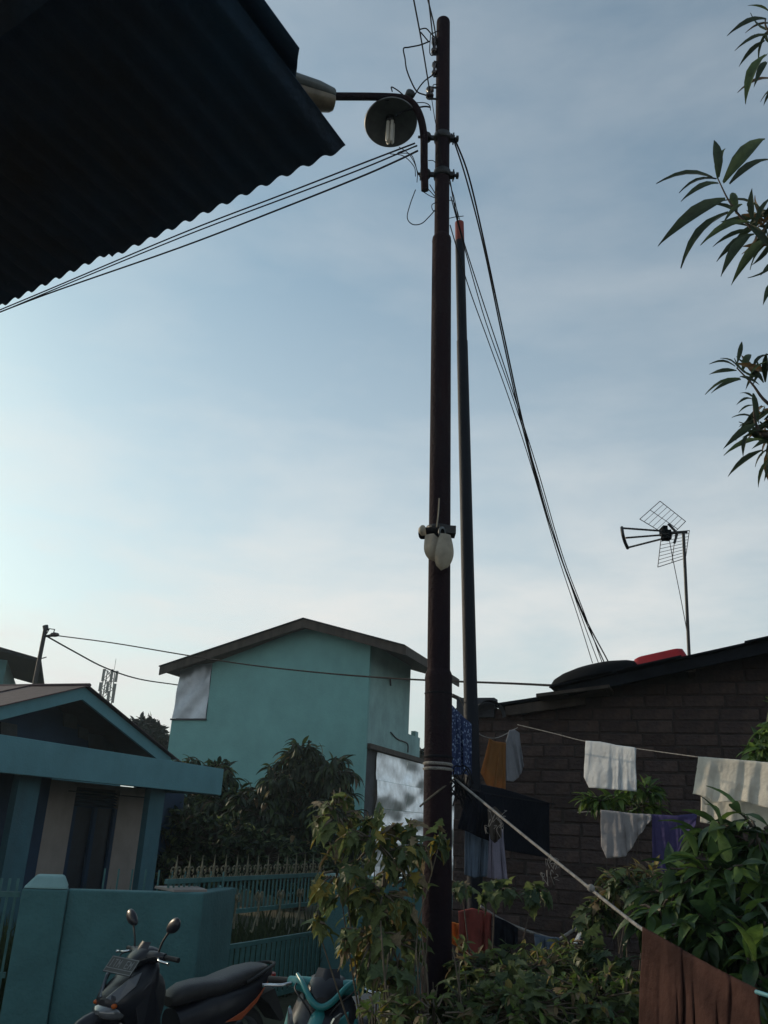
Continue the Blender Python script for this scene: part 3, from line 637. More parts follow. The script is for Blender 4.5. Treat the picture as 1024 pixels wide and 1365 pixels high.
# left pillar
dwl = (p1-p0).normalized(); nwl = Vector((-dwl.y, dwl.x, 0)); q1 = p0-nwl*.05-dwl*.004; q0 = q1-dwl*.36; dq = (q1-q0).normalized(); nq = Vector((-dq.y, dq.x, 0)); Lq = (q1-q0).length
pil = thing('gate_pillar', (q0+q1)/2, 'square dark teal pillar with bevelled cap at the left end of the wall', 'pillar')
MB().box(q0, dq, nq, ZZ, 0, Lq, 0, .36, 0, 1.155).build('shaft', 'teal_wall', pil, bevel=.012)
zt = 1.157
cp = lambda x, y, z: q0+dq*x+nq*y+ZZ*z
MB().hexa([cp(0, 0, zt), cp(Lq, 0, zt), cp(Lq, .36, zt), cp(0, .36, zt), cp(.09, .07, zt+.10), cp(Lq-.05, .07, zt+.10), cp(Lq-.05, .30, zt+.10), cp(.09, .30, zt+.10)]).build('cap', 'teal_side', pil, bevel=.02)
# spear mesh shared
def mk(fn, m):
    b_ = MB(); fn(b_); me = bpy.data.meshes.new('piece'); me.from_pydata(b_.v, [], b_.f); me.materials.append(M[m]); me.polygons.foreach_set('use_smooth', b_.s); return me
def fin(b_):
    b_.lathe((0, 0, 0), (0, 0, 1), [(.008, 0), (.008, .03), (.014, .035), (.006, .05), (.010, .08), (.006, .10), (.001, .175)], 7)
    for s in (-1, 1):
        pts = [(s*.008, 0, .03)] + [(s*(.036+.026*math.cos(a)), 0, .055+.028*math.sin(a)) for a in [math.pi-.9*i for i in range(6)]]
        b_.tube(smooth(pts, 2), .005, 4); b_.tube(smooth([(s*.008, 0, .03), (s*.03, 0, .0), (s*.065, 0, -.005), (s*.07, 0, .02)], 2), .006, 4)
        b_.ball((s*.05, 0, .055), .009, 6)
FIN = mk(fin, 'gold')
def orn(b_):
    for s in (-1, 1):
        pts = [(s*.012, 0, .09)] + [(s*(.032+.022*math.cos(a)), 0, .10+.03*math.sin(a)) for a in [math.pi-.9*i for i in range(6)]]
        b_.tube(smooth(pts, 2), .007, 4)
    b_.tube([(0, 0, -.12), (0, 0, .12)], .009, 5); b_.ball((0, 0, .10), .020, 6)
    b_.tube(smooth([(0, 0, -.03), (-.04, 0, -.10), (-.06, 0, -.16), (-.09, 0, -.15)], 3), .007, 4)
ORN = mk(orn, 'gold')
def ironfence(name, label, cat, a, b_, ztop_, rails, nbar, finials=True, zbot=.08, orns=0, spike=0, pr=.014, group=None):
    d = (b_-a); L = d.length; d.normalize(); t = thing(name, (a+b_)/2, label, cat, group); nn_ = Vector((-d.y, d.x, 0))
    for z in rails: MB().box(a, d, nn_, ZZ, 0, L, -.018, .018, z-.02, z+.02).build('rail', 'teal_iron', t)
    bar = mk(lambda q: q.box(Vector((0, 0, 0)), Vector((1, 0, 0)), Vector((0, 1, 0)), ZZ, -pr/2, pr/2, -pr/2, pr/2, 0, 1), 'teal_iron')
    R = Matrix((d, nn_, ZZ)).transposed().to_4x4()
    for i in range(nbar):
        x = L*(i+.5)/nbar
        inst('bar', bar, t, Matrix.Translation(a+d*x+ZZ*zbot+nn_*0) @ R @ Matrix.Diagonal((1, 1, ztop_-zbot+(spike if spike else -.021), 1)))
    return t, d, nn_, L, R
ga = Pz(222, 1172, 1.25); gb = Pz(432, 1163, 1.25); ga.z = gb.z = 0
gt, gd, gn, gL, gR = ironfence('iron_gate', 'long teal iron sliding gate topped with gold spear finials', 'gate', ga, gb, 1.25, (1.23, .93, .62, .10), 38, zbot=.95)
for i in range(15):
    inst('finial', FIN, gt, Matrix.Translation(ga+gd*(.12+(gL-.2)*i/14)+ZZ*1.252) @ gR @ Matrix.Scale(1.15, 4))
for i in range(7): inst('scroll_ornament', ORN, gt, Matrix.Translation(ga+gd*(.25+(gL-.4)*i/6)+ZZ*.93-gn*.03) @ gR @ Matrix.Scale(1.25, 4))
lower = mk(lambda q: q.box(Vector((0, 0, 0)), Vector((1, 0, 0)), Vector((0, 1, 0)), ZZ, -.03, .03, -.006, .006, 0, 1), 'teal_iron')
for i in range(30): inst('picket_slat', lower, gt, Matrix.Translation(ga+gd*(.05+(gL-.1)*i/29)+ZZ*.12-gn*.016) @ gR @ Matrix.Diagonal((1, 1, .478, 1)))
# left iron fence
fb_ = q0+nwl*.15-dwl*.02; fa = fb_-dwl*2.2
ironfence('iron_fence', 'spiked teal iron railing left of the wall pillar', 'fence', fa, fb_, 1.12, (1.10, .50, .1), 34, spike=.10, pr=.020)
e0 = p0+Vector((.05, .6, 0)); e1 = p1+Vector((.1, .75, 0))
ironfence('spiked_railing', 'thin teal spikes showing just above the wall top in front of the porch', 'railing', e0, e1, 1.2, (1.05, .3), 10, spike=.10)
# teal wall right of the gate
ra_ = Pz(434, 1167, 1.2); ra_.z = 0; rb_ = ra_+WW*2.6
w2 = thing('side_wall', ra_+WW*1.2, 'teal garden wall half hidden by the bush, right of the iron gate', 'wall')
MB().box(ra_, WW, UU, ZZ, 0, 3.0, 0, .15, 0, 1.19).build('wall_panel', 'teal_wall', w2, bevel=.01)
MB().box(ra_, WW, UU, ZZ, -.02, 3.0, -.02, .17, 1.192, 1.225).build('coping', 'teal_side', w2)
MB().box(ra_, WW, UU, ZZ, 1.02, 1.30, .2, .5, 0, 1.62).build('inner_post', 'teal_wall', w2)
# ================================================================== POLES
pb = P(580, 1365, 5.0); pole_px = [(582, 1300), (579.5, 1100), (583, 905), (586, 720), (588, 500), (589, 322), (591, 30)]
top = P(591, 30, 5.0); bot = P(582, 1300, 5.0); dirp = (top-bot).normalized(); base = bot-dirp*(bot.z/dirp.z)
def onpole(z): return base+dirp*(z/dirp.z)
def zof(y): return P(586, y, 5.0).z
pole = thing('street_light_pole', base, 'tall rust brown steel utility pole in the centre carrying insulators', 'pole')
def seg(z0, z1, r0, r1, nm='pole_section', m='rust'): MB().tube([onpole(z0), onpole(z1)], [r0, r1], 28).build(nm, m, pole)
seg(0, zof(905), .080, .078); seg(zof(905), zof(322), .0665, .0665); seg(zof(322), zof(30), .0525, .0525)
MB().lathe(onpole(zof(905)), dirp, [(.078, -.01), (.080, .0), (.076, .03), (.0665, .05)], 28).build('collar', 'rust', pole)
MB().lathe(onpole(zof(322)), dirp, [(.0665, -.01), (.068, .0), (.064, .03), (.0525, .05)], 28).build('collar', 'rust', pole)
MB().lathe(onpole(zof(30)), dirp, [(.0525, 0), (.050, .015), (.035, .03), (0, .034)], 28).build('cap', 'rust', pole)
for yy in (1010, 1019, 1026): 
    MB().lathe(onpole(zof(yy)), dirp+Vector((.04*R_(), .05*R_(), 0)), [(.079, -.008), (.087, 0), (.079, .008)], 24).build('rope_winding', 'rope' if yy > 1015 else 'wire', pole)
MB().lathe(onpole(zof(925)), dirp, [(.078, -.006), (.082, 0), (.078, .006)], 24).build('wire_binding', 'wire', pole)
# clamps holding the lamp arm
X = Vector((1, 0, 0)); Y = Vector((0, 1, 0))
arm_x = lambda y: P(565 if y < 230 else 565.5, y, 5.0)
lampt = thing('street_lamp_arm', P(566, 253, 5.0), 'curved steel street lamp arm clamped left of the tall pole', 'street lamp')
MB().tube(pxc([(566.5, 254), (565.5, 215), (565, 180), (560, 155), (550, 138), (536, 131), (505, 129), (444, 128.5)], 5.0, 4.7), [.027]*43, 16).build('arm_tube', 'rust', lampt)
MB().lathe(P(546, 127, 4.98), (.3, 0, 1), [(0, -.03), (.034, -.025), (.036, .025), (.02, .03), (0, .03)], 14).build('junction_cap', 'black_metal', lampt)
for yy, ym in ((187, 198), (236, 247)):
    cl = MB(); c = onpole(zof(yy-3)); cl.lathe(c, dirp, [(.054, -.028), (.062, -.028), (.062, .028), (.054, .028)], 24)
    cl.box(c, X, Y, ZZ, -.16, -.05, -.012, .012, -.016, .012); cl.box(c, X, Y, ZZ, .05, .09, -.02, .02, -.018, .018)
    cl.box(c, X, Y, ZZ, .075, .085, -.035, .035, -.025, .025); cl.box(c, X, Y, ZZ, -.16, -.150, -.04, .04, -.025, .025); cl.lathe(c-X*.12, ZZ, [(.028, -.022), (.036, -.022), (.036, .022), (.028, .022)], 16)
    ob = cl.build('clamp', 'black_metal', lampt)
    MB().tube([c+X*.05, c+X*.12], .012, 8).build('bolt', 'black_metal', ob); MB().tube([c-X*.15, c-X*.18], .010, 8).build('bolt', 'black_metal', ob)
    MB().lathe(c+X*.10, X, [(0, 0), (.024, 0), (.024, .018), (0, .018)], 6).build('nut', 'black_metal', ob)
# lamp head (mostly behind the roof tip)
h0 = P(446, 129, 4.7); hx = (P(395, 118, 4.62)-h0).normalized(); hy = Y; hzv = hx.cross(hy).normalized()
if hzv.z < 0: hzv = -hzv
hy = hzv.cross(hx)
def headring(x, hw_, ht, hb): return [h0+hx*x+hy*(hw_*math.cos(a)*(1 if True else 1))+hzv*((ht if math.sin(a) > 0 else hb)*math.sin(a)) for a in [2*math.pi*i/16 for i in range(16)]]
hd = MB(); rings = [headring(0, .050, .040, .035), headring(.012, .062, .050, .045), headring(.12, .095, .065, .05), headring(.3, .12, .075, .05), headring(.5, .11, .06, .04), headring(.6, .06, .03, .03)]
hd.add([p for r_ in rings for p in r_], [(i*16+j, i*16+(j+1) % 16, (i+1)*16+(j+1) % 16, (i+1)*16+j) for i in range(5) for j in range(16)], 0, True)
hd.add(rings[0], [tuple(range(16))]).add(rings[-1], [tuple(range(16))[::-1]])
hd.build('lamp_head', 'lamp_grey', lampt)
ln = MB(); rings = [[h0+hx*x+hy*(w_*math.cos(a))-hzv*(.02+d_*(.5+.5*math.sin(a))*1.0) for a in [2*math.pi*i/14 for i in range(14)]] for x, w_, d_ in ((.006, .058, .085), (.03, .070, .10), (.25, .105, .13), (.42, .09, .11), (.52, .05, .06))]
ln.add([p for r_ in rings for p in r_], [(i*14+j, i*14+(j+1) % 14, (i+1)*14+(j+1) % 14, (i+1)*14+j) for i in range(4) for j in range(14)], 0, True)
ln.add(rings[0], [tuple(range(14))]).add(rings[-1], [tuple(range(14))[::-1]]); ln.build('lens', 'diffuser', lampt)
# dish reflector lamp
dl = thing('dish_lamp', P(520, 150, 4.9), 'round grey dish reflector lamp with bare tube bulb hanging below the arm', 'lamp')
dc = P(521, 163, 4.95); dax = (ZZ*.95+Vector((-.10, .28, 0))).normalized()
MB().lathe(dc, dax, [(.190, -.012), (.195, -.004), (.190, .004), (.158, .022), (.10, .042), (.05, .058), (.045, .10), (.03, .115), (0, .118)], 40).build('reflector', 'enamel', dl)
MB().lathe(dc, dax, [(.188, -.008), (.158, .014), (.10, .034), (.05, .048), (0, .05)], 40).build('reflector_inner', 'enamel', dl)
MB().lathe(dc, dax, [(0, -.01), (.032, -.008), (.034, .05), (0, .055)], 16).build('socket', 'black_metal', dl)
for i in range(4):
    a = math.pi*i/2+.5; s0 = dc+X*(.022*math.cos(a))+Y*(.022*math.sin(a))
    MB().tube([s0-ZZ*.005, s0-ZZ*.175, s0-ZZ*.19], [.013, .013, .005], 8).build('bulb_tube', 'glass_tube', dl)
MB().tube(pxc([(497, 143), (520, 133), (543, 136)], 4.93), .010, 6).build('hanger', 'black_metal', dl)
# insulators
for (x, y, r_, hh, lab) in ((579, 62, .022, .14, 'topmost'), (579, 92, .018, .12, 'middle'), (573, 124, .028, .085, 'lowest')):
    it = thing('insulator', P(x, y, 4.98), 'dark shackle insulator on the left side of the tall pole, %s of the three' % lab, 'insulator', 'insulators on the utility pole')
    c = P(x, y, 4.98); hh2 = hh/2
    MB().lathe(c, ZZ, [(0, -hh2), (r_, -hh2*.95), (r_*1.1, -hh2*.5), (r_*.6, -hh2*.2), (r_*.6, hh2*.2), (r_*1.1, hh2*.5), (r_, hh2*.95), (0, hh2)], 14).build('spool', 'ceramic', it)
    b_ = MB(); e = P(590, y, 4.98)-c; e.z = 0
    b_.tube([c+ZZ*(hh2+.012), c+ZZ*(hh2+.012)+e], .008, 6); b_.tube([c-ZZ*(hh2+.012), c-ZZ*(hh2+.012)+e], .008, 6); b_.tube([c-ZZ*(hh2+.02), c+ZZ*(hh2+.02)], .006, 6)
    b_.build('bracket', 'black_metal', it)
# second pole
P2Y = 6.5; t2 = P(612.5, 297, P2Y); b2 = P(632, 1120, P2Y); dir2 = (t2-b2).normalized(); base2 = b2-dir2*(b2.z/dir2.z)
on2 = lambda z: base2+dir2*(z/dir2.z); z2 = lambda y: P(620, y, P2Y).z
sp = thing('thin_pole', base2, 'thinner dark steel pole with red painted tip just right of the main pole', 'pole')
MB().tube([on2(0), on2(z2(940))], [.057, .055], 20).build('pole_section', 'pole_black', sp)
MB().tube([on2(z2(940)), on2(z2(455))], [.052, .048], 20).build('pole_section', 'pole_black', sp)
MB().tube([on2(z2(455)), on2(z2(322))], [.044, .042], 20).build('pole_section', 'pole_black', sp)
MB().tube([on2(z2(322)), t2], [.0415, .0405], 20).build('red_tip', 'red_cap', sp)
# petal lamp on the pole
FY = 4.86; fl = thing('petal_lamp', P(584, 715, FY), 'old folding lamp with ivory petals strapped halfway up the tall pole', 'lamp')
fq = lambda x, y, dy=0: P(x, y, FY+dy)
MB().tube([fq(562, 711, .03), fq(589, 710, -.05)], .036, 18).build('lamp_body', 'tub_black', fl)
MB().lathe(fq(588.5, 710, -.05), (fq(589, 710, -.05)-fq(562, 711, .03)), [(.022, 0), (.036, 0), (.037, .008), (.024, .008)], 18).build('end_ring', 'lamp_grey', fl)
MB().box(fq(592, 706, 0), X, Y, ZZ, -.03, .07, -.02, .08, -.025, .022).build('mounting_bracket', 'black_metal', fl)
MB().lathe(fq(585, 706, .09), ZZ, [(.071, -.015), (.078, -.012), (.078, .012), (.071, .015)], 24).build('strap', 'black_metal', fl)
MB().ball(fq(561, 715, .02), .012, 8).build('knob', 'black_metal', fl)
def petal(root, tip, wdt, nrm, thick=.014, blg=.02):
    a = (tip-root); L = a.length; a.normalize(); n_ = Vector(nrm); n_ = (n_-a*n_.dot(a)).normalized(); s = a.cross(n_)
    front = []; 
    for i in range(11):
        t = i/10; w_ = wdt*(.55+.45*math.sin(min(1, t*1.5)*math.pi/2))*math.sqrt(max(0, 1-(max(0, t-.45)/.55)**2.2)) ; row = []
        for j in range(7):
            q = -1+2*j/6; row.append(root+a*(L*t)+s*(w_*q)+n_*(thick*(1-q*q)+blg*math.sin(t*math.pi)))
        front.append(row)
    back = [[p-n_*(thick*.9) for p in r_] for r_ in front]
    m_ = MB(); m_.grid(front).grid([r_[::-1] for r_ in back])
    for r1, r2 in zip(front, front[1:]): pass
    m_.build('petal', 'ivory', fl)
petal(fq(574, 712, -.05), fq(580, 748, -.02), .056, (0, -1, .1)); petal(fq(594, 712, -.07), fq(589, 760, -.05), .058, (.3, -1, 0))
petal(fq(582, 704, -.05), fq(585.5, 664, -.03), .03, (1, -.08, 0), .004, .003); petal(fq(565, 714, -.04), fq(563, 700, -.06), .022, (-.6, -1, 0))
# ================================================================== WIRES
WG = 'overhead wires'
def wire(pts, y0, y1, label, r=.0045, m='wire', name='overhead_wire', cat='wire', group=WG, k=6, n_=6):
    c = pxc(pts, y0, y1, k); o = MB().tube(c, r, n_).build(name, m, None, loc=c[0]); tag(o, label, cat, group); return o
wire([(606, 184), (625, 235), (646, 325), (672, 448), (700, 575), (735, 705), (775, 812), (812, 884)], 4.97, 8.6, 'thickest cable sagging from the upper clamp down to the black dish', .0068)
wire([(602, 178), (622, 240), (645, 330), (670, 450), (698, 575), (730, 690), (768, 798), (806, 884)], 4.99, 8.6, 'second cable hugging the thickest one from pole to roof dish', .006)
wire([(599, 236), (612, 300), (640, 390), (678, 505), (715, 620), (750, 740), (780, 820), (803, 884)], 5.05, 8.6, 'thin wire from the lower clamp to the roof, uppermost of the thin ones', .0045)
wire([(601, 262), (622, 340), (648, 430), (682, 525), (712, 620), (746, 735), (778, 830), (798, 884)], 5.05, 8.6, 'thin wire from pole to roof in the middle of the slack bundle', .004)
wire([(600, 300), (624, 380), (650, 452), (680, 535), (708, 620), (742, 735), (770, 820), (790, 884)], 5.05, 8.6, 'thin wire from pole to roof, lowest of the slack bundle', .004)
wire([(-60, 438), (60, 388), (240, 312), (380, 258), (480, 219), (553, 191)], 8.0, 5.0, 'cable running left from the pole, uppermost of three below the roof edge', .0065)
wire([(-60, 442), (60, 391), (240, 317), (380, 264), (480, 226), (556, 194)], 8.0, 5.0, 'cable running left from the pole, middle of three below the roof edge', .006)
wire([(-60, 440), (60, 393), (240, 330), (380, 276), (480, 236), (530, 214), (557, 201)], 8.0, 5.0, 'cable running left from the pole, lowest of three below the roof edge', .0075)
wire([(66, 846), (150, 857), (240, 872), (330, 886), (430, 897), (520, 904), (600, 908), (680, 911), (742, 914)], 19.5, 8.7, 'long cable from the left mast across the teal gable to the brick house', .013)
wire([(64, 849), (98, 868), (140, 890), (185, 905), (237, 913)], 19.5, 26.8, 'sagging cable from the left mast to the corner of the teal building', .018)
wire([(549, -14), (562, 55), (573, 122)], 3.6, 4.98, 'wire rising out of the top of the photo from the lowest insulator', .005)
wire([(570, -14), (576, 40), (578, 58)], 3.6, 4.98, 'left of two wires rising from the topmost insulator', .005)
wire([(567, -14), (578, 30), (582, 56)], 3.6, 4.98, 'right of two wires rising from the topmost insulator', .005)
TG = 'loose wire ends tangled round the pole top'
def tail(pts, label, r=.005, y=4.97): return wire(pts, y, y, label, r, name='loose_wire', cat='wire', group=TG)
tail([(573, 55), (560, 60), (545, 63), (538, 65), (540, 78), (542, 92), (548, 108), (556, 122), (568, 127)], 'stiff loose wire bent into a square loop left of the insulators', .0055)
tail([(577, 100), (566, 108), (558, 118), (551, 130)], 'short wire from middle insulator down to the lamp arm')
tail([(560, 39), (568, 38), (574, 44), (580, 50)], 'short hooked wire beside the topmost insulator')
tail([(561, 43), (566, 49), (571, 55)], 'short straight wire left of the topmost insulator')
tail([(574, 46), (573, 70), (578, 72), (576, 50)], 'narrow wire loop around the topmost insulator', .004)
tail([(574, 46), (580, 43), (586, 40)], 'little wire tying the top insulator to the pole', .004)
tail([(585, 113), (578, 113), (577, 120)], 'little hooked wire above the lowest insulator', .0035)
tail([(523, 122), (522, 116), (531, 121), (539, 128)], 'short wire standing up from the bend of the lamp arm')
tail([(527, 155), (536, 149), (550, 145), (566, 142), (574, 143)], 'pale stub of wire crossing the dish lamp', .006, 4.85)
tail([(552, 137), (566, 137), (573, 141), (574, 147)], 'curled wire end right of the lamp arm bend', .0035)
tail([(575, 128), (580, 160), (584, 178), (588, 212), (590, 219), (585, 219), (584, 205)], 'thin wire looped down the face of the pole', .003, 4.92)
tail([(556, 195), (530, 204), (548, 206), (556, 228), (556, 243)], 'thin slack wire curling below the dish lamp', .003)
tail([(532, 196), (544, 204), (552, 216), (558, 232), (566, 246), (580, 262)], 'thin slack wire crossing under the lamp arm foot', .003)
tail([(520, 205), (538, 208), (552, 222), (554, 235)], 'thin wire hooked left of the lamp arm foot', .003)
tail([(554, 253), (547, 272), (543, 290), (550, 299), (562, 298), (572, 289), (580, 280)], 'large drooping wire loop below the lamp arm foot', .0035)
tail([(571, 214), (577, 214), (581, 217)], 'small wire bridging lamp arm and pole', .003)
tail([(573, 246), (580, 258), (583, 268), (576, 273), (577, 280), (582, 282)], 'curly thin wire beside the pole below the clamp', .003)
tail([(565, 256), (573, 261), (581, 264)], 'short thin wire under the lamp arm foot', .003)
tail([(599, 243), (606, 265), (611, 292)], 'thin wire dropping from lower clamp to the red tipped pole', .003, 5.3)
tail([(597, 267), (604, 268), (608, 276), (613, 293)], 'thin curved wire ending at the red tipped pole', .003, 5.3)
tail([(599, 291), (608, 289), (618, 288)], 'tiny wire lying across above the red tip', .003, 5.3)
# ================================================================== NEAR CORRUGATED ROOF
ZR = 3.3; RA = Pz(460, 197, ZR); RB = Pz(0, 415, ZR); e = (RB-RA).normalized()
dC = ray(392, 108); tC = (RA-CAM).dot(e)/dC.dot(e); RC = CAM+dC*tC; dn = (RC-RA).normalized()
nr_ = e.cross(dn).normalized()
if nr_.z < 0: nr_ = -nr_
awn = thing('corrugated_roof', RA+e*1.2+dn*1.0, 'dark rusty corrugated iron roof edge overhanging the top left corner', 'roof')
def corr(l0, l1, m0, m1, off, m, nm, cutf=None, pitch=.070, amp=.0090):
    nx = int((l1-l0)/pitch*10); rows_t = []; rows_b = []
    ny = 14
    for j in range(ny+1):
        rt_, rb__ = [], []
        for i in range(nx+1):
            l = l0+(l1-l0)*i/nx; st = m0
            if cutf: st = cutf(l)
            s = st+(m1-st)*j/ny
            z = amp*math.cos(2*math.pi*l/pitch)+off+.006*math.sin(3*s+2*l)
            q = RA+e*l+dn*s+nr_*z; rt_.append(q+nr_*.0012); rb__.append(q)
        rows_t.append(rt_); rows_b.append(rb__)
    mb_ = MB(); mb_.grid(rows_t); mb_.grid([r_[::-1] for r_ in rows_b])
    mb_.grid([rows_t[0], rows_b[0]]); mb_.grid([[a[0] for a in rows_t], [a[0] for a in rows_b]])
    return mb_.build(nm, m, awn)
random.seed(3)
sw = .792
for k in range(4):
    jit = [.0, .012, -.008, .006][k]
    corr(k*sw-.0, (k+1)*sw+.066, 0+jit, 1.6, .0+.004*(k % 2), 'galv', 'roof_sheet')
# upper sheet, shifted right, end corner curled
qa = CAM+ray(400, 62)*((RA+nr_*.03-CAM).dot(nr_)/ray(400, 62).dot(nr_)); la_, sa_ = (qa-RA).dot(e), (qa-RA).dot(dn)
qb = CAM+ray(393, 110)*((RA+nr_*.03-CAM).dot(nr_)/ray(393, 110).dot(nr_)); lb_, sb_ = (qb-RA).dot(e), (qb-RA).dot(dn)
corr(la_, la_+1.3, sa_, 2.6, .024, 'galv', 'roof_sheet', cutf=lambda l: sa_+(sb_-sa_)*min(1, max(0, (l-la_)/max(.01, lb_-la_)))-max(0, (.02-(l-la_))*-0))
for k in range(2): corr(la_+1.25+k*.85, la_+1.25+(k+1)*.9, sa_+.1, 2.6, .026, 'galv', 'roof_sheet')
for s_q in (.62, 1.45):
    MB().box(RA, e, dn, nr_, .1, 3.4, s_q, s_q+.05, -.055, -.018).build('purlin', 'galv', awn)
for l_q in (2.6, 3.3):
    c = RA+e*l_q+dn*1.9; MB().box(Vector((c.x, c.y, 0)), X, Y, ZZ, -.04, .04, -.04, .04, 0, c.z-.1).build('post', 'wood_old', awn)
# ================================================================== LAUNDRY
def cloth(name, label, cat, topc, botc, Y0, Y1, m, folds=5, amp=.02, back=.5, gap=.03, nu=56, nv=26, group='laundry on the lines', seed=0, patches=()):
    tl = [P(x, y, 1) for x, y in topc]
    def samp(c, t):
        L = [0]
        for a, b_ in zip(c, c[1:]): L.append(L[-1]+math.hypot(b_[0]-a[0], b_[1]-a[1]))
        s = t*L[-1]
        for i in range(len(c)-1):
            if s <= L[i+1]+1e-9:
                q = (s-L[i])/max(1e-9, L[i+1]-L[i]); return (c[i][0]+(c[i+1][0]-c[i][0])*q, c[i][1]+(c[i+1][1]-c[i][1])*q)
        return c[-1]
    rr = random.Random(seed); ph = [rr.random()*6.28 for _ in range(6)]; fr = [folds*(.7+.6*rr.random()) for _ in range(3)]
    wrp = lambda u: u+.11*math.sin(5.1*u+ph[5])+.05*math.sin(11*u+ph[2])
    front = []
    for j in range(nv+1):
        v = j/nv; row = []
        for i in range(nu+1):
            u = i/nu; a = samp(topc, u); c = samp(botc, u); YY = Y0+(Y1-Y0)*u
            A_ = P(a[0], a[1], YY); B_ = P(c[0], c[1], YY); p = A_.lerp(B_, v)
            q_ = wrp(u); f = (math.sin(6.28*fr[0]*.7*q_+ph[0]+1.3*v)+.55*math.sin(6.28*fr[1]*1.5*q_+ph[1]-1.9*v)*(.4+.6*math.sin(3*u+ph[4])**2)+.22*math.sin(6.28*fr[2]*3.3*q_+ph[2]+v))*amp*.62*(.22+.78*v**.8)
            sag = .004*math.sin(9*u+ph[3])*math.sin(11*v+ph[4])
            row.append(p+Y*(-f-sag)+X*(.14*f*math.cos(6.28*folds*u)))
        front.append(row)
    bk = []
    for j in range(int(nv*back)+1):
        v = j/nv; bk.append([p+Y*(gap*(1-math.exp(-8*v)))+X*.006 for p in front[j]])
    rows = bk[::-1]+[[p+ZZ*.006+Y*gap*.2 for p in front[0]]]+front
    mb_ = MB(); mb_.grid(rows); o = mb_.build(name, m, None, loc=front[0][0]); tag(o, label, cat, group)
    sd_ = o.modifiers.new('thick', 'SOLIDIFY'); sd_.thickness = .003
    return o
def line(pts, y0, y1, label, r=.006, m='rope', **k): return wire(pts, y0, y1, label, r, m, name='clothesline', cat='clothesline', group='clotheslines')
line([(690, 966), (740, 978), (780, 988), (850, 998), (930, 1009), (1024, 1020), (1100, 1028)], 8.4, 5.2, 'thin upper clothesline carrying the white towel and the cream cloth', .004)
line([(770, 1083), (800, 1082), (868, 1087), (935, 1087), (1024, 1078), (1100, 1075)], 7.4, 5.6, 'thin lower clothesline carrying the grey shirt and purple cloth', .004)
line([(606, 1038), (650, 1074), (700, 1115), (760, 1163), (858, 1240), (940, 1288), (1012, 1324)], 5.0, 2.7, 'thick frayed rope running from the tall pole down to the lower right', .0066)
line([(1008, 1322), (1024, 1327), (1100, 1350)], 2.7, 2.4, 'blue nylon end of the rope at the right edge', .006, 'cord_blue')
line([(612, 930), (622, 950), (634, 975), (660, 984), (690, 970)], 6.4, 8.4, 'short string between the thin pole and the brick wall', .004)
line([(600, 1040), (640, 1056), (700, 1066), (740, 1072)], 5.1, 8.0, 'dark line carrying the wide black sheet', .005, 'wire')
line([(640, 1208), (668, 1226), (700, 1240), (740, 1252), (752, 1248), (790, 1222)], 5.8, 6.2, 'low sagging rope among the leaves with small washing', .010)
wire([(560, 1075), (575, 1062), (610, 1035)], 4.8, 5.0, 'thin dead twig sticking up beside the pole', .005, 'twig', 'dead_twig', 'twig', None)
# knots and frayed rope ends
fr_ = MB(); random.seed(5)
for i in range(26):
    a = P(600+R_()*24, 1018+R_()*30, 4.98); fr_.tube(smooth([a, a+Vector(((R_()-.5)*.08, (R_()-.5)*.05, -.04*R_())), a+Vector(((R_()-.4)*.12, (R_()-.5)*.06, -.05-.09*R_()))], 3), .004, 4)
o = fr_.build('rag_bundle', 'wire', None, loc=P(610, 1035, 4.98)); tag(o, 'dark tangle of cords and rags knotted to the tall pole', 'cord bundle')
fr_ = MB()
for cx, cy, n_ in ((738, 1146, 9), (660, 1100, 7), (735, 1166, 5), (662, 1088, 6)):
    for i in range(n_):
        a = P(cx+(R_()-.5)*22, cy+(R_()-.5)*16, 4.3 if cx > 700 else 4.7)
        fr_.tube(smooth([a, a+rv()*.015, a+rv()*.022, a+rv()*.02+Vector((0, 0, -.035))], 3), .0014, 4)
o = fr_.build('frayed_threads', 'rope', None, loc=P(700, 1120, 4.5)); tag(o, 'pale frayed threads dangling from the middle of the thick rope', 'thread')
kn = MB().ball(P(788, 1184, 3.75), .016, 8); tag(kn.build('rope_knot', 'rope', None, loc=P(788, 1184, 3.75)), 'single knot tied on the thick rope above the leaves', 'knot')
cloth('towel', 'bluish white towel folded over the upper line in front of the blocks', 'towel', [(781, 989), (800, 990), (824, 995), (847, 998)], [(778, 1036), (786, 1050), (800, 1051), (824, 1053), (850, 1055)], 6.4, 6.0, 'c_white', 4, .018, .85, seed=1)
cloth('cream_cloth', 'large cream white cloth hanging at the right edge of the upper line', 'cloth', [(931, 1010), (980, 1014), (1024, 1018), (1075, 1022)], [(926, 1058), (938, 1062), (952, 1070), (990, 1068), (1024, 1078), (1070, 1085)], 5.6, 5.1, 'c_cream', 5, .028, .3, seed=2)
cloth('cream_shirt', 'second cream white garment showing below the large cream cloth', 'shirt', [(934, 1040), (980, 1046), (1024, 1052), (1060, 1055)], [(935, 1096), (955, 1100), (985, 1102), (1010, 1106), (1060, 1110)], 5.75, 5.3, 'c_cream', 4, .024, .2, seed=3)
cloth('grey_shirt', 'thin grey shirt bunched on the lower line left of the purple cloth', 'shirt', [(801, 1081), (822, 1083), (845, 1086), (868, 1087)], [(803, 1128), (809, 1144), (834, 1142), (848, 1120), (868, 1092)], 6.3, 6.1, 'c_grey', 4, .022, .6, seed=4)
cloth('purple_cloth', 'deep purple cloth hanging on the lower line', 'cloth', [(869, 1087), (900, 1089), (930, 1086)], [(871, 1158), (884, 1164), (896, 1163), (906, 1135), (926, 1100)], 6.1, 5.9, 'c_purple', 3, .02, .6, seed=5)
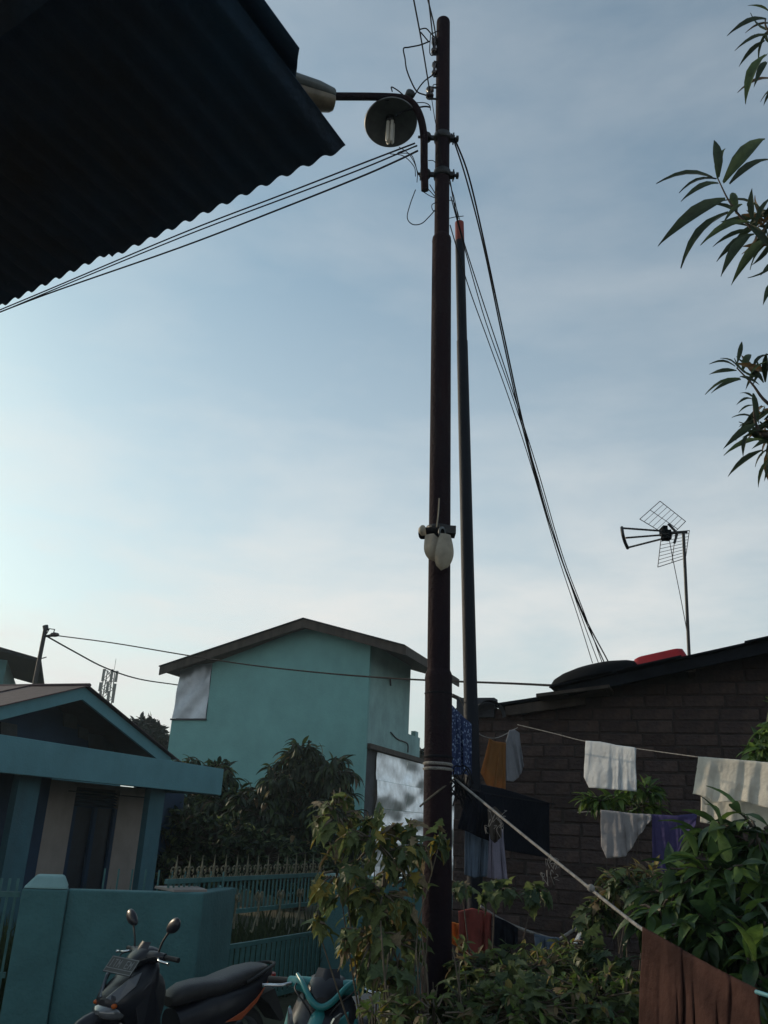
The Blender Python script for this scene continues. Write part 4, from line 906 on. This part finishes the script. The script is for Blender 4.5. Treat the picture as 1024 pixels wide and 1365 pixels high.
bc = cloth('brown_cloth', 'long rust brown cloth over the thick rope in the lower right corner', 'cloth', [(858, 1239), (876, 1249), (905, 1266), (950, 1292), (1011, 1323)], [(860, 1420), (885, 1440), (915, 1450), (960, 1470), (1014, 1480)], 3.28, 2.7, 'c_brown', 3.2, .075, .8, seed=6, nu=90)
cloth('ochre_shirt', 'ochre yellow shirt against the blocks beside the thin pole', 'shirt', [(652, 985), (660, 989), (674, 991)], [(641, 1030), (650, 1048), (660, 1052), (674, 1053)], 7.9, 8.1, 'c_ochre', 2.5, .03, .8, seed=7)
cloth('pale_grey_shirt', 'pale grey shirt hanging right beside the ochre one', 'shirt', [(675, 989), (679, 974), (686, 973), (692, 977)], [(675, 1041), (684, 1042), (692, 1036), (698, 1022)], 8.1, 8.2, 'c_palegrey', 3, .025, .8, seed=8)
cloth('batik_cloth', 'indigo blue batik patterned cloth between the two poles', 'cloth', [(598, 936), (606, 944), (618, 957), (628, 965)], [(600, 1032), (606, 1034), (618, 1032), (629, 1034)], 5.9, 6.1, 'c_batik', 2.5, .03, .6, seed=9)
cloth('black_sheet', 'wide black sheet stretched in front of the block wall', 'sheet', [(640, 1046), (670, 1052), (700, 1061), (732, 1071)], [(648, 1128), (676, 1134), (704, 1139), (732, 1144)], 7.0, 7.8, 'c_black', 2, .012, .3, seed=10)
cloth('black_shirt', 'black shirt hanging below the cord bundle beside the tall pole', 'shirt', [(622, 1056), (634, 1054), (655, 1060)], [(610, 1104), (622, 1108), (636, 1115), (652, 1121)], 5.9, 6.0, 'c_black', 2.5, .025, .6, seed=11)
cloth('denim_trousers', 'faded blue trousers hanging under the black shirt', 'trousers', [(620, 1100), (634, 1104), (652, 1112)], [(620, 1166), (632, 1170), (650, 1168)], 6.05, 6.1, 'c_denim', 3, .03, .6, seed=12)
cloth('lavender_cloth', 'pale lavender patterned cloth hanging right of the blue trousers', 'cloth', [(652, 1106), (660, 1118), (670, 1106)], [(650, 1170), (662, 1172), (678, 1176)], 6.1, 6.2, 'c_lav', 4, .025, .6, seed=13)
cloth('brown_rag', 'dull brown rag bunched above the lavender cloth', 'rag', [(650, 1080), (660, 1076), (668, 1084)], [(653, 1118), (660, 1124), (668, 1116)], 5.9, 6.0, 'wood_old', 3, .02, .6, seed=23)
cloth('red_cloth', 'faded red cloth half buried in the leaves right of the tall pole', 'cloth', [(611, 1216), (630, 1212), (655, 1219)], [(612, 1270), (632, 1276), (656, 1270)], 5.7, 5.8, 'red_cap', 3, .03, .6, seed=14)
cloth('yellow_cloth', 'small yellow cloth peeping out beside the tall pole above the leaves', 'cloth', [(601, 1230), (612, 1233)], [(602, 1258), (611, 1262)], 5.75, 5.8, 'c_orange', 2, .02, .5, nu=20, seed=15)
cloth('black_garment', 'small black garment on the low rope right of the red cloth', 'garment', [(657, 1222), (675, 1229), (690, 1238)], [(658, 1260), (676, 1268), (690, 1262)], 5.8, 5.9, 'c_black', 2.5, .02, .6, seed=16)
cloth('sun_patch_rag', 'small white cloth standing in for a sunlit patch in the leaves at the right end of the low rope', 'rag', [(776, 1232), (790, 1221)], [(762, 1262), (768, 1260)], 6.0, 6.1, 'c_white', 1.5, .012, .3, nu=20, seed=17)  # white cloth put where a spot of sunlight falls on the leaves
cloth('navy_garment', 'small navy garment hanging in shade on the low rope', 'garment', [(712, 1246), (730, 1250), (745, 1251)], [(714, 1272), (730, 1278), (744, 1270)], 5.95, 6.0, 'c_denim', 2.5, .02, .5, seed=18)
# ================================================================== SCOOTERS
def loft(mb_, secs, n_=16, mi=0, ex=2.6):
    # secs: (x, zc, halfwidth, halfheight, skew)
    rings = []
    for s in secs:
        x, zc_, hw_, hh_ = s[:4]; sk = s[4] if len(s) > 4 else 0; r_ = []
        for i in range(n_):
            a = 2*math.pi*i/n_; c, q = math.cos(a), math.sin(a)
            yy = hw_*math.copysign(abs(c)**(2/ex), c); zz = hh_*math.copysign(abs(q)**(2/ex), q); r_.append(Vector((x+sk*zz, yy, zc_+zz)))
        rings.append(r_)
    mb_.add([p for r_ in rings for p in r_], [(i*n_+j, i*n_+(j+1) % n_, (i+1)*n_+(j+1) % n_, (i+1)*n_+j) for i in range(len(secs)-1) for j in range(n_)], mi, True)
    mb_.add(rings[0], [tuple(range(n_))]); mb_.add(rings[-1], [tuple(range(n_))[::-1]]); return mb_
class Bike:
    def __init__(s, name, label, pos, head, sc): s.t = thing(name, pos, label, 'motorbike'); s.M = Matrix.Rotation(head, 4, 'Z') @ Matrix.Scale(sc, 4)
    def part(s, name, m, mb_, parent=None, steer=0, label=None, bevel=0):
        Mx = s.M @ (Matrix.Translation((.42, 0, 0)) @ Matrix.Rotation(steer, 4, 'Z') @ Matrix.Translation((-.42, 0, 0))) if steer else s.M
        mb_.v = [tuple((Mx @ Vector(v)) + s.t.location) for v in mb_.v]
        return mb_.build(name, m, parent or s.t, label=label, bevel=bevel)
XA, YA = Vector((1, 0, 0)), Vector((0, 1, 0))
def wheel(bk, x, nm='wheel', steer=0):
    t = MB().lathe((x, 0, .28), (0, 1, 0), [(.21, -.045), (.255, -.047), (.278, -.03), (.285, 0), (.278, .03), (.255, .047), (.21, .045)], 32)
    tt = bk.part('wheel', 'tyre', t, steer=steer)
    r_ = MB().lathe((x, 0, .28), (0, 1, 0), [(.212, -.042), (.19, -.035), (.19, .035), (.212, .042)], 32); r_.lathe((x, 0, .28), (0, 1, 0), [(0, -.05), (.045, -.05), (.045, .05), (0, .05)], 14)
    for i in range(5):
        a = 2*math.pi*i/5; r_.tube([(x+.04*math.cos(a), 0, .28+.04*math.sin(a)), (x+.2*math.cos(a), 0, .28+.2*math.sin(a))], .016, 6)
    bk.part('rim', 'alloy', r_, tt, steer=steer)
def scooter(name, label, pos, head, sc, st, body, accent, seatm='vinyl'):
    b = Bike(name, label, pos, head, sc)
    wheel(b, .64, steer=st); wheel(b, -.62)
    # front fender, fork
    f_ = MB(); f_.tube(smooth([(.90, 0, .42), (.80, 0, .56), (.64, 0, .60), (.46, 0, .52)], 4), [.03]+[.062]*11+[.05], 10, flat=1.0); b.part('front_fender', body, f_, steer=st)
    for s in (-1, 1): b.part('fork', 'alloy', MB().tube([(.64, s*.075, .28), (.55, s*.075, .58)], .018, 8), steer=st)
    # front cowl, leg shield
    fc = loft(MB(), [(.70, .70, .03, .03), (.68, .71, .10, .06), (.60, .73, .15, .11, -.2), (.52, .75, .17, .16, -.25), (.45, .76, .19, .24, -.25), (.40, .72, .17, .26, -.25)], 20)
    b.part('front_cowl', body, fc)
    for s in (-1, 1):
        lg = MB().prism([(.44, s*.19, .86), (.56, s*.15, .74), (.50, s*.20, .52), (.36, s*.20, .30), (.28, s*.20, .32), (.36, s*.22, .62)], Vector((0, -s*.02, 0)))
        b.part('leg_shield_side', accent if accent != 'orange' else body, lg, bevel=.012)
        ch = MB().prism([(.695, s*.02, .74), (.60, s*.12, .86), (.52, s*.155, .90), (.56, s*.160, .82), (.66, s*.105, .72)], Vector((.010, s*.012, 0)))
        b.part('cowl_trim', 'bike_grey' if accent == 'orange' else accent, ch, bevel=.005)
        b.part('turn_signal', 'amber', MB().ball((.675, s*.10, .70), (.022, .02, .016), 10))
    hl = loft(MB(), [(.735, .655, .03, .012), (.715, .655, .085, .035), (.66, .655, .12, .05), (.60, .65, .12, .05)], 16); b.part('headlight', 'lens', hl)
    b.part('leg_shield', 'bike_matt', loft(MB(), [(.46, .60, .18, .32, -.3), (.38, .58, .20, .30, -.3), (.34, .56, .18, .28, -.3)], 18))
    b.part('floorboard', 'bike_matt', MB().box(Vector((0, 0, 0)), XA, YA, ZZ, -.12, .38, -.17, .17, .24, .32), bevel=.02)
    # rear body
    rb = loft(MB(), [(.06, .46, .11, .15, .2), (-.06, .48, .13, .165, .2), (-.2, .53, .155, .17, .1), (-.45, .58, .165, .15), (-.68, .66, .14, .10), (-.86, .76, .08, .05), (-.92, .79, .03, .02)], 20)
    b.part('rear_body', body, rb)
    for s in (-1, 1):
        st_ = MB().prism([(-.30, s*.170, .50), (-.48, s*.176, .56), (-.66, s*.165, .655), (-.84, s*.104, .775), (-.83, s*.106, .755), (-.62, s*.170, .60), (-.46, s*.176, .50)], Vector((0, s*.006, 0)))
        b.part('side_panel', accent, st_, bevel=.003)
        b.part('grab_rail', 'bike_matt', MB().tube(smooth([(-.52, s*.14, .74), (-.72, s*.13, .80), (-.90, s*.06, .83), (-.93, 0, .835)], 4), .014, 8))
    seat = loft(MB(), [(.13, .66, .05, .03), (.10, .675, .085, .060), (0, .70, .115, .070), (-.14, .715, .13, .068), (-.30, .72, .14, .062), (-.42, .745, .145, .062), (-.58, .775, .14, .062), (-.74, .80, .115, .050), (-.82, .81, .07, .03)], 20, ex=2.8)
    b.part('seat', seatm, seat)
    b.part('tail_light', 'red_lens', loft(MB(), [(-.86, .735, .08, .03), (-.92, .745, .07, .028), (-.945, .75, .05, .02)], 12))
    b.part('rear_fender', 'bike_matt', MB().prism([(-.74, -.09, .62), (-.90, -.09, .66), (-1.02, -.07, .44), (-.98, -.07, .42), (-.84, -.09, .56)], Vector((0, .18, 0))))
    b.part('engine', 'alloy', loft(MB(), [(-.05, .36, .08, .08), (-.2, .34, .12, .11), (-.5, .30, .11, .09), (-.66, .29, .07, .07)], 14))
    b.part('exhaust', 'bike_matt', MB().tube([(-.1, -.15, .24), (-.35, -.17, .25), (-.40, -.18, .27), (-.82, -.19, .36)], [.018, .02, .045, .05], 12))
    # handlebars
    b.part('steering_column', 'bike_matt', MB().tube([(.44, 0, .70), (.40, 0, .95)], .035, 10), steer=st)
    hc = loft(MB(), [(.52, .93, .03, .02), (.50, .94, .07, .045), (.44, .97, .10, .06), (.38, .99, .11, .055), (.32, .99, .08, .04)], 18)
    hb = b.part('handlebar_cover', body, hc, steer=st)
    for s in (-1, 1):
        b.part('brake_cable', 'bike_matt', MB().tube(smooth([(.40, s*.17, .99), (.50, s*.15, .97), (.54, s*.07, .90), (.50, s*.03, .82)], 5), .005, 6), steer=st)
    b.part('windscreen', 'bike_black', MB().grid([[Vector((.49-.07*t+.0-abs(q)*.35, q*(1-.35*t), .97+.10*t)) for q in [-.09+.03*k for k in range(7)]] for t in (0, .33, .66, 1)]), hb, steer=st)
    for s in (-1, 1):
        b.part('bar_arm', body if accent == 'orange' else 'aqua', MB().tube(smooth([(.40, s*.07, .975), (.385, s*.15, .985), (.36, s*.22, .99)], 4), [.045, .045, .043, .04, .037, .034, .03, .028, .026], 10), steer=st)
        b.part('grip', 'bike_matt', MB().tube([(.36, s*.22, .99), (.33, s*.345, .985)], .017, 12), steer=st)
        b.part('brake_lever', 'chrome', MB().tube(smooth([(.40, s*.20, .985), (.425, s*.25, .975), (.41, s*.33, .968), (.415, s*.355, .965)], 4), [.009]*12+[.012], 8), steer=st)
        if accent != 'orange':
            if s > 0: b.part('handlebar_trim', 'aqua', MB().tube(smooth([(.40, .17, 1.03), (.47, .12, 1.0), (.52, .055, .93), (.53, 0, .905), (.52, -.055, .93), (.47, -.12, 1.0), (.40, -.17, 1.03)], 4), [.010+.008*math.sin(math.pi*i/24) for i in range(25)], 10), steer=st)
            continue
        mr_ = b.part('mirror_stem', 'bike_matt', MB().tube(smooth([(.385, s*.16, 1.0), (.38, s*.19, 1.08), (.37, s*.25, 1.16)], 4), .007, 8), steer=st)
        mm_ = MB(); 
        # mirror head: flattened ellipsoid shell
        ta = rad(28); for_ = []
        for a in [math.pi*i/8 for i in range(9)]:
            for q in [2*math.pi*k/14 for k in range(14)]:
                ly = .082*math.cos(a); lz = .046*math.sin(a)*math.sin(q)*(1+.25*math.cos(a)); lx = .030*math.sin(a)*math.cos(q)
                for_.append((.366+lx, s*(.285+ly*math.cos(ta)-lz*math.sin(ta)), 1.195+ly*math.sin(ta)+lz*math.cos(ta)))
        mm_.add(for_, [(i*14+j, (i+1)*14+j, (i+1)*14+(j+1) % 14, i*14+(j+1) % 14) for i in range(8) for j in range(14)], 0, True)
        b.part('mirror', 'bike_black', mm_, steer=st)
    return b
BH1 = rad(232); fitp = Vector((-1.21, 6.66, 0))
b1 = scooter('black_motorbike', 'black scooter with orange side stripe, parked in front of the teal wall', fitp, BH1, .92, rad(-8), 'bike_black', 'orange')
pm = MB(); po = Vector((.63, .02, .885)); px_ = Vector((-.10, 1, -.02)).normalized(); pz_ = Vector((-.62, -.05, .75)).normalized(); pn = px_.cross(pz_)
pm.box(po, px_, pn, pz_, -.135, .135, -.003, .003, -.005, .115)
plt = b1.part('number_plate', 'plate', pm)
SG = 1 if (pn.x > 0) else -1
def strip(lines, nm, th_=.004, z=.005):
    q = MB()
    for (x0, y0), (x1, y1) in lines:
        d = Vector((x1-x0, y1-y0, 0)); L = d.length; d.normalize(); n_ = Vector((-d.y, d.x, 0))*th_/2; e_ = d*th_/2
        c = [Vector((x0, y0, 0))-e_-n_, Vector((x1, y1, 0))+e_-n_, Vector((x1, y1, 0))+e_+n_, Vector((x0, y0, 0))-e_+n_]
        q.prism([po+px_*a.x+pz_*a.y+pn*SG*.0032 for a in c], pn*SG*.0012)
    return b1.part(nm, 'plate_white', q, plt)
strip([((-.13, 0), (.13, 0)), ((.13, 0), (.13, .11)), ((.13, .11), (-.13, .11)), ((-.13, .11), (-.13, 0)), ((-.13, .028), (.13, .028))], 'plate_border', .005)
GL = {'I': [((.5, 0), (.5, 1))], 'T': [((0, 1), (1, 1)), ((.5, 0), (.5, 1))], 'M': [((0, 0), (0, 1)), ((0, 1), (.5, .4)), ((.5, .4), (1, 1)), ((1, 1), (1, 0))],
      'E': [((0, 0), (0, 1)), ((0, 1), (1, 1)), ((0, .5), (.8, .5)), ((0, 0), (1, 0))]}
ltr = []
for s_, x0 in (('ITM', -.115), ('EM', .035)):
    for i, ch in enumerate(s_):
        for (a, b__), (c, d) in GL[ch]:
            fx = lambda a: (x0+i*.037+a*.024)*(1 if SG > 0 else 1); ltr.append(((fx(a), .042+b__*.05), (fx(c), .042+d*.05)))
strip(ltr, 'plate_letters', .0055)
hp = Pz(437, 1316, .96); H2 = rad(254)
b2p = Vector((hp.x, hp.y, 0)) - Matrix.Rotation(H2, 3, 'Z') @ Vector((.40*.98, 0, 0))
b2_ = scooter('aqua_motorbike', 'aqua and black scooter partly hidden behind the leafy bush', b2p, H2, .98, rad(6), 'bike_black', 'aqua')
for s in (-1, 1):
    b2_.part('front_panel', 'aqua', loft(MB(), [(.70, .70, .02, .02), (.66, .72, .05, .08), (.56, .74, .06, .15, -.2), (.46, .72, .05, .20, -.2)], 14))if s > 0 else None
    b2_.part('light_strip', 'lens', MB().prism([(.71, s*.05, .74), (.62, s*.11, .88), (.58, s*.135, .90), (.66, s*.10, .74)], Vector((.012, s*.012, 0))))
# ================================================================== TREES AND PLANTS
random.seed(11)
MG = [('mango1', 6), ('mango2', 3), ('mango3', .6)]
def PB(x, y, Y_, rx, ry, rz): return (P(x, y, Y_), (rx, ry, rz))
c = P(410, 1080, 21)
tree('mango_tree', 'dense mango tree with drooping leaves in front of the teal gable wall', 'tree', (c.x, c.y, 0),
     [PB(400, 1012, 21, .55, .8, .48), PB(440, 1030, 21, .62, .8, .50), PB(372, 1045, 20.8, .55, .8, .5), PB(420, 1080, 21, 1.1, .9, .7), PB(350, 1085, 20.6, .95, .8, .6), PB(390, 1130, 20.8, 1.8, 1, .7)],
     620, 10, .31, MG+[('bush3', .15)], droop=1.2, trunk_r=.16, twigr=.014)
c = P(300, 1060, 22.5)
tree('mango_tree', 'smaller tree peeping over the right end of the porch canopy', 'tree', (c.x, c.y, 0),
     [PB(250, 1022, 22.5, .5, .6, .32), PB(290, 1032, 22.3, .55, .6, .40), PB(312, 1085, 22, .95, .8, .7), PB(260, 1080, 22.3, .9, .8, .7)], 300, 9, .30, MG+[('bush1', 1)], droop=1.1, trunk_r=.14, twigr=.014)
c = P(240, 1120, 19.8)
tree('garden_shrub', 'dark bushy shrub growing behind the iron gate', 'shrub', (c.x, c.y, 0),
     [PB(240, 1105, 19.8, .75, .8, .62), PB(225, 1140, 19.5, .8, .8, .7), PB(290, 1125, 19.6, .95, .8, .7), PB(260, 1160, 19.4, 1.4, .8, .5), PB(345, 1145, 19.6, 1.1, .8, .65), PB(400, 1165, 19.8, 1.0, .8, .6)],
     700, 9, .17, [('mango1', 5), ('bush2', 3), ('bush1', 1)], kind='oval', droop=.3, trunk_r=.08, twigr=.012)
c = P(200, 980, 48)
tree('far_tree', 'distant dark tree between the house ridge and the teal building', 'tree', (c.x, c.y, 0),
     [PB(193, 970, 48, .9, 1, .55), PB(183, 975, 48, .8, 1, .5), PB(176, 966, 48, .35, .5, .3), PB(203, 980, 48, 1.0, 1, .6), PB(212, 1000, 48, 1.2, 1, .7)],
     240, 7, .42, [('far_leaf', 1)], kind='oval', droop=.1, nparts=0, twigr=.03)
c = P(562, 1008, 34)
tree('far_tree', 'tiny distant treetop beside the tall pole above the metal sheets', 'tree', (c.x, c.y, 0), [PB(562, 1008, 34, .3, .5, .28)], 60, 7, .22, [('far_leaf', 1)], kind='oval', nparts=0, trunk_r=.08)
# lawn / weeds behind gate
lv = []
for i in range(9000):
    x = -4.5+R_()*5.0; y = 8.5+R_()*6
    if (Vector((x, y, 0))-ga).dot(gn) < .12: continue
    x += 0; lv.append((leafmx(Vector((x, y, .0)), Vector(((R_()-.5)*.7, (R_()-.5)*.7, 1)), .25+.65*R_()*R_(), 1.2, R_()*6), 'grass'))
wd_ = thing('weeds', Vector((-2, 10, 0)), 'tall weeds growing behind the iron gate', 'weeds'); put_leaves(wd_, lv, 'blade', 0)
for ch in wd_.children: ch.name = 'grass'
wd_['kind'] = 'stuff'
# big leafy bush left of the pole
BM = [('bush1', 5), ('bush2', 4), ('bush3', .5), ('bush4', 1.0)]
c = P(500, 1365, 4.55)
tree('leafy_bush', 'tall straggly bush with lobed leaves just left of the tall pole', 'bush', (c.x, c.y, 0),
     [PB(450, 1085, 4.55, .13, .2, .16), PB(500, 1120, 4.55, .22, .2, .16), PB(545, 1125, 4.6, .16, .2, .16), PB(450, 1160, 4.5, .16, .2, .16), PB(510, 1190, 4.6, .25, .25, .18), PB(500, 1245, 4.5, .18, .25, .18), PB(518, 1250, 4.6, .18, .25, .2), PB(590, 1110, 4.72, .05, .05, .10),
      PB(525, 1310, 4.4, .13, .25, .18), PB(545, 1350, 4.3, .15, .25, .14), PB(420, 1225, 4.5, .07, .1, .08)],
     170, 4, .100, BM, kind='broad', droop=1.0, trunk_r=.011, limb='twig', wd=.9, nparts=298, trunk='stem', twigr=.0045)
tw_ = thing('bare_twigs', P(500, 1340, 4.3), 'dry bare stems standing in front of the bush at the foot of the pole', 'twigs')
tm = MB()
for i in range(34):
    a = P(500+R_()*130, 1380+R_()*30, 4.2+R_()*.4); h = .15+.35*R_(); l_ = Vector(((R_()-.5)*.4, (R_()-.5)*.2, 1))
    p1_ = a+l_*h*.5; p2_ = p1_+Vector(((R_()-.5)*.3, (R_()-.5)*.2, .8))*h*.6; tm.tube(smooth([a, p1_, p2_], 4), [.006-.0004*k for k in range(9)], 5)
tm.build('stems', 'twig', tw_, kind='stuff')
# low scrub to the right of the pole
SM = [('bush2', 6), ('bush1', 3), ('bush4', .5), ('long3', 2)]
c = P(640, 1365, 4.7)
tree('low_scrub', 'low dark scrub with mixed leaves right of the tall pole foot', 'bush', (c.x, c.y, 0),
     [PB(615, 1178, 5.2, .07, .15, .06), PB(660, 1185, 5.2, .12, .15, .06), PB(712, 1185, 5.2, .10, .15, .07), PB(650, 1305, 4.8, .20, .3, .13), PB(690, 1300, 4.8, .28, .3, .14), PB(680, 1350, 4.3, .3, .25, .14), PB(630, 1355, 4.3, .16, .25, .12)],
     200, 5, .085, SM, kind='broad', droop=.8, trunk_r=.014, limb='bark', nparts=295, trunk='stem', twigr=.0045)
c = P(780, 1365, 4.7)
tree('low_scrub', 'shaded scrub below the low rope, left of the brown cloth', 'bush', (c.x, c.y, 0),
     [PB(740, 1300, 5.0, .25, .3, .14), PB(800, 1290, 4.8, .22, .3, .18), PB(770, 1345, 4.3, .3, .3, .14), PB(835, 1340, 4.4, .2, .2, .16), PB(790, 1215, 5.5, .16, .2, .10), PB(840, 1180, 5.4, .2, .2, .10)],
     190, 5, .09, SM, kind='broad', droop=.8, trunk_r=.014, limb='bark', nparts=290, trunk='stem', twigr=.0045)
c = P(700, 1365, 4.4)
tree('creeping_weeds', 'small oval leaved weeds woven through the scrub at the bottom centre', 'weeds', (c.x, c.y, 0),
     [PB(640, 1285, 4.9, .22, .3, .12), PB(720, 1290, 4.9, .25, .3, .12), PB(700, 1345, 4.2, .35, .25, .10), PB(800, 1330, 4.3, .25, .25, .14), PB(580, 1350, 4.1, .14, .2, .07), PB(500, 1350, 4.0, .12, .2, .07), PB(760, 1262, 5.3, .2, .2, .06)],
     210, 7, .052, [('bush1', 4), ('long2', 2), ('bush4', 2), ('bush3', .5)], kind='oval', droop=.3, trunk_r=.008, limb='twig', nparts=290, trunk='stem', twigr=.003)
# long leaved plant on the right
LMX = [('long1', 5), ('long3', 5), ('long2', 1.6)]
c = P(960, 1365, 4.6)
tree('broad_leaf_plant', 'lush plant with long pointed green leaves behind the brown cloth', 'plant', (c.x, c.y, 0),
     [PB(960, 1110, 4.7, .16, .2, .12), PB(1010, 1110, 4.6, .18, .2, .14), PB(950, 1170, 4.5, .25, .2, .14), PB(1010, 1190, 4.4, .2, .2, .18), PB(900, 1190, 4.6, .18, .2, .12), PB(940, 1240, 4.3, .28, .2, .14), PB(1010, 1260, 4.2, .2, .2, .16), PB(880, 1215, 4.5, .14, .2, .12), PB(1000, 1320, 4.0, .25, .2, .16)],
     150, 6, .175, LMX, kind='long', droop=.7, trunk_r=.025, nparts=295, wd=1.15, trunk='stem', twigr=.006)
c = P(815, 1120, 7.2)
tree('leaf_spray', 'fresh green leaf sprays between the white towel and the grey shirt', 'plant', (c.x, c.y, 0),
     [PB(812, 1066, 7.0, .22, .1, .045), PB(860, 1052, 7.0, .16, .1, .07), PB(850, 1076, 7.1, .25, .1, .05), PB(795, 1070, 7.0, .12, .1, .03)], 50, 7, .12, [('long2', 4), ('long1', 4)], kind='long', droop=.25, trunk_r=.012, nparts=290, twigr=.004, trunk='stem')
c = P(1015, 1040, 6.6)
tree('leaf_spray', 'green leaves at the right edge above the cream cloth', 'plant', (c.x, c.y, 0),
     [PB(1018, 985, 6.2, .12, .15, .10), PB(1020, 1008, 6.2, .14, .15, .10), PB(1040, 960, 6.2, .14, .15, .15)], 30, 7, .15, [('long2', 2), ('long1', 4)], kind='long', droop=.4, trunk_r=.012, nparts=200, twigr=.005, trunk='stem')
# dry brown sprays
c = P(830, 1170, 5.6)
tree('dry_vine', 'dry curling vine with pale leaves under the purple cloth', 'vine', (c.x, c.y, 0),
     [PB(830, 1172, 5.6, .16, .1, .06), PB(865, 1162, 5.6, .16, .1, .04), PB(815, 1195, 5.5, .12, .1, .06)], 40, 6, .09, [('bush4', 3), ('bush1', 2), ('bush3', 1)], kind='long', droop=.3, trunk_r=.01, limb='twig', nparts=240, twigr=.004, trunk='stem')
random.seed(21)  # unseen tree added to block the low sun and break it into spots
tree('added_shade_tree', 'leafy tree added out of view on the left to shade and dapple the low sun', 'tree', (-5.6, 6.6, 0),
     [(Vector((-5.4, 6.4, 2.6)), (1.3, .9, .95)), (Vector((-5.9, 7.6, 2.7)), (1.2, .9, 1.0)), (Vector((-5.2, 5.2, 2.6)), (1.1, .9, .9)), (Vector((-5.8, 6.6, 3.6)), (1.1, 1.2, .7))],
     135, 9, .21, MG, droop=.8, nparts=0)
# overhanging mango branches at upper right, placed leaf by leaf
OV = [(1001, 4, 1026, 16), (974, 37, 1022, 25), (983, 59, 1024, 46), (986, 82, 1020, 54), (989, 123, 1022, 72), (1007, 106, 1022, 82), (1018, 135, 1034, 118),
      (954, 181, 958, 236), (963, 192, 957, 238), (881, 232, 950, 236), (907, 246, 955, 238), (912, 258, 958, 244), (1022, 171, 965, 243), (1026, 203, 973, 245), (885, 310, 968, 265), (903, 340, 972, 282),
      (939, 312, 1000, 296), (952, 322, 1002, 306), (958, 338, 1006, 312), (963, 354, 1000, 314), (978, 366, 1022, 318), (1000, 250, 1004, 296), (1026, 258, 1008, 300), (950, 268, 984, 284), (966, 290, 990, 272),
      (968, 296, 998, 302), (1016, 362, 1034, 350), (1018, 398, 1034, 376), (975, 250, 982, 285), (1030, 330, 1000, 300), (1024, 285, 1000, 296),
      (990, 452, 983, 484), (1001, 466, 990, 494), (950, 479, 980, 488), (965, 474, 984, 490), (946, 496, 982, 494), (940, 518, 987, 504), (950, 518, 988, 506), (1026, 466, 1004, 490), (1011, 509, 986, 502), (1022, 478, 1000, 500), (1000, 486, 1018, 510),
      (988, 521, 1004, 530), (984, 534, 1004, 532), (985, 546, 1006, 540), (979, 551, 1007, 558), (1011, 560, 1004, 524), (968, 591, 1008, 565), (968, 598, 1016, 586), (989, 603, 996, 580), (970, 629, 1016, 600), (1004, 619, 1026, 597),
      (1008, 646, 1024, 612), (1020, 637, 1028, 608), (985, 566, 1010, 562), (1000, 573, 1024, 577), (1030, 545, 1008, 562)]
OY = 3.3
mgt = thing('mango_tree', P(1330, 1000, OY)*1-Vector((0, 0, P(1330, 1000, OY).z)), 'leafy mango branches hanging into the right edge against the sky', 'tree')
MB().tube(smooth([P(1330, 1500, OY), P(1320, 900, OY), P(1300, 300, OY)], 5), .09, 10).build('trunk', 'bark', mgt)
for pts in ([(1310, 620), (1180, 420), (1080, 350), (1024, 322), (992, 294), (972, 268), (957, 238)], [(1310, 700), (1150, 600), (1060, 560), (1022, 536), (1003, 512), (982, 490)], [(1060, 562), (1024, 580), (1008, 566), (1004, 530)],
            [(1150, 610), (1060, 620), (1020, 600)], [(1305, 450), (1150, 180), (1060, 80), (1024, 40), (1020, 25)], [(1180, 420), (1090, 390), (1034, 360)]):
    c = pxc(pts, OY); MB().tube(c, [.016*(1-i/len(c))**1.5+.003 for i in range(len(c))], 7).build('branch', 'bark', mgt)
random.seed(4)
for i, (tx_, ty_, bx, by) in enumerate(OV):
    dy = (R_()-.5)*.16; a = P(bx, by, OY+dy*.3); t_ = P(tx_, ty_, OY+dy); d = t_-a
    L = d.length; roll = -1.57+(R_()-.5)*1.3 if R_() < .8 else (R_()-.5)
    view = (CAM-a).normalized(); upv = (view*.75+ZZ*.65)
    inst('leaf', lm('long', 'mango1' if i % 4 else 'mango2'), mgt, leafmx(a, d, L*1.03, .52+.2*R_()+(.35 if L < .08 else 0), (R_()-.5)*.7, up=upv.normalized()))
for hx_, hy_, n_ in ((1008, 290, 16), (1012, 555, 18), (1024, 45, 12), (1020, 590, 14), (1008, 495, 9), (1024, 330, 10), (1026, 100, 7)):
    for i in range(n_):
        a = P(hx_+R_()*22, hy_+(R_()-.5)*30, OY+.05); d = (rv()+Vector((-.3, 0, -.5))).normalized()
        inst('leaf', lm('long', 'mango1' if i % 3 else 'mango3'), mgt, leafmx(a, d, .11+.08*R_(), .62, R_()*6))
lv = []
for i in range(160):
    p_ = P(1085+R_()*220, R_()*700, OY+R_()*.8); lv.append((leafmx(p_, rv()+Vector((0, 0, -.6)), .17, 1, R_()*6), 'mango1'))
put_leaves(mgt, lv, 'long', 0)
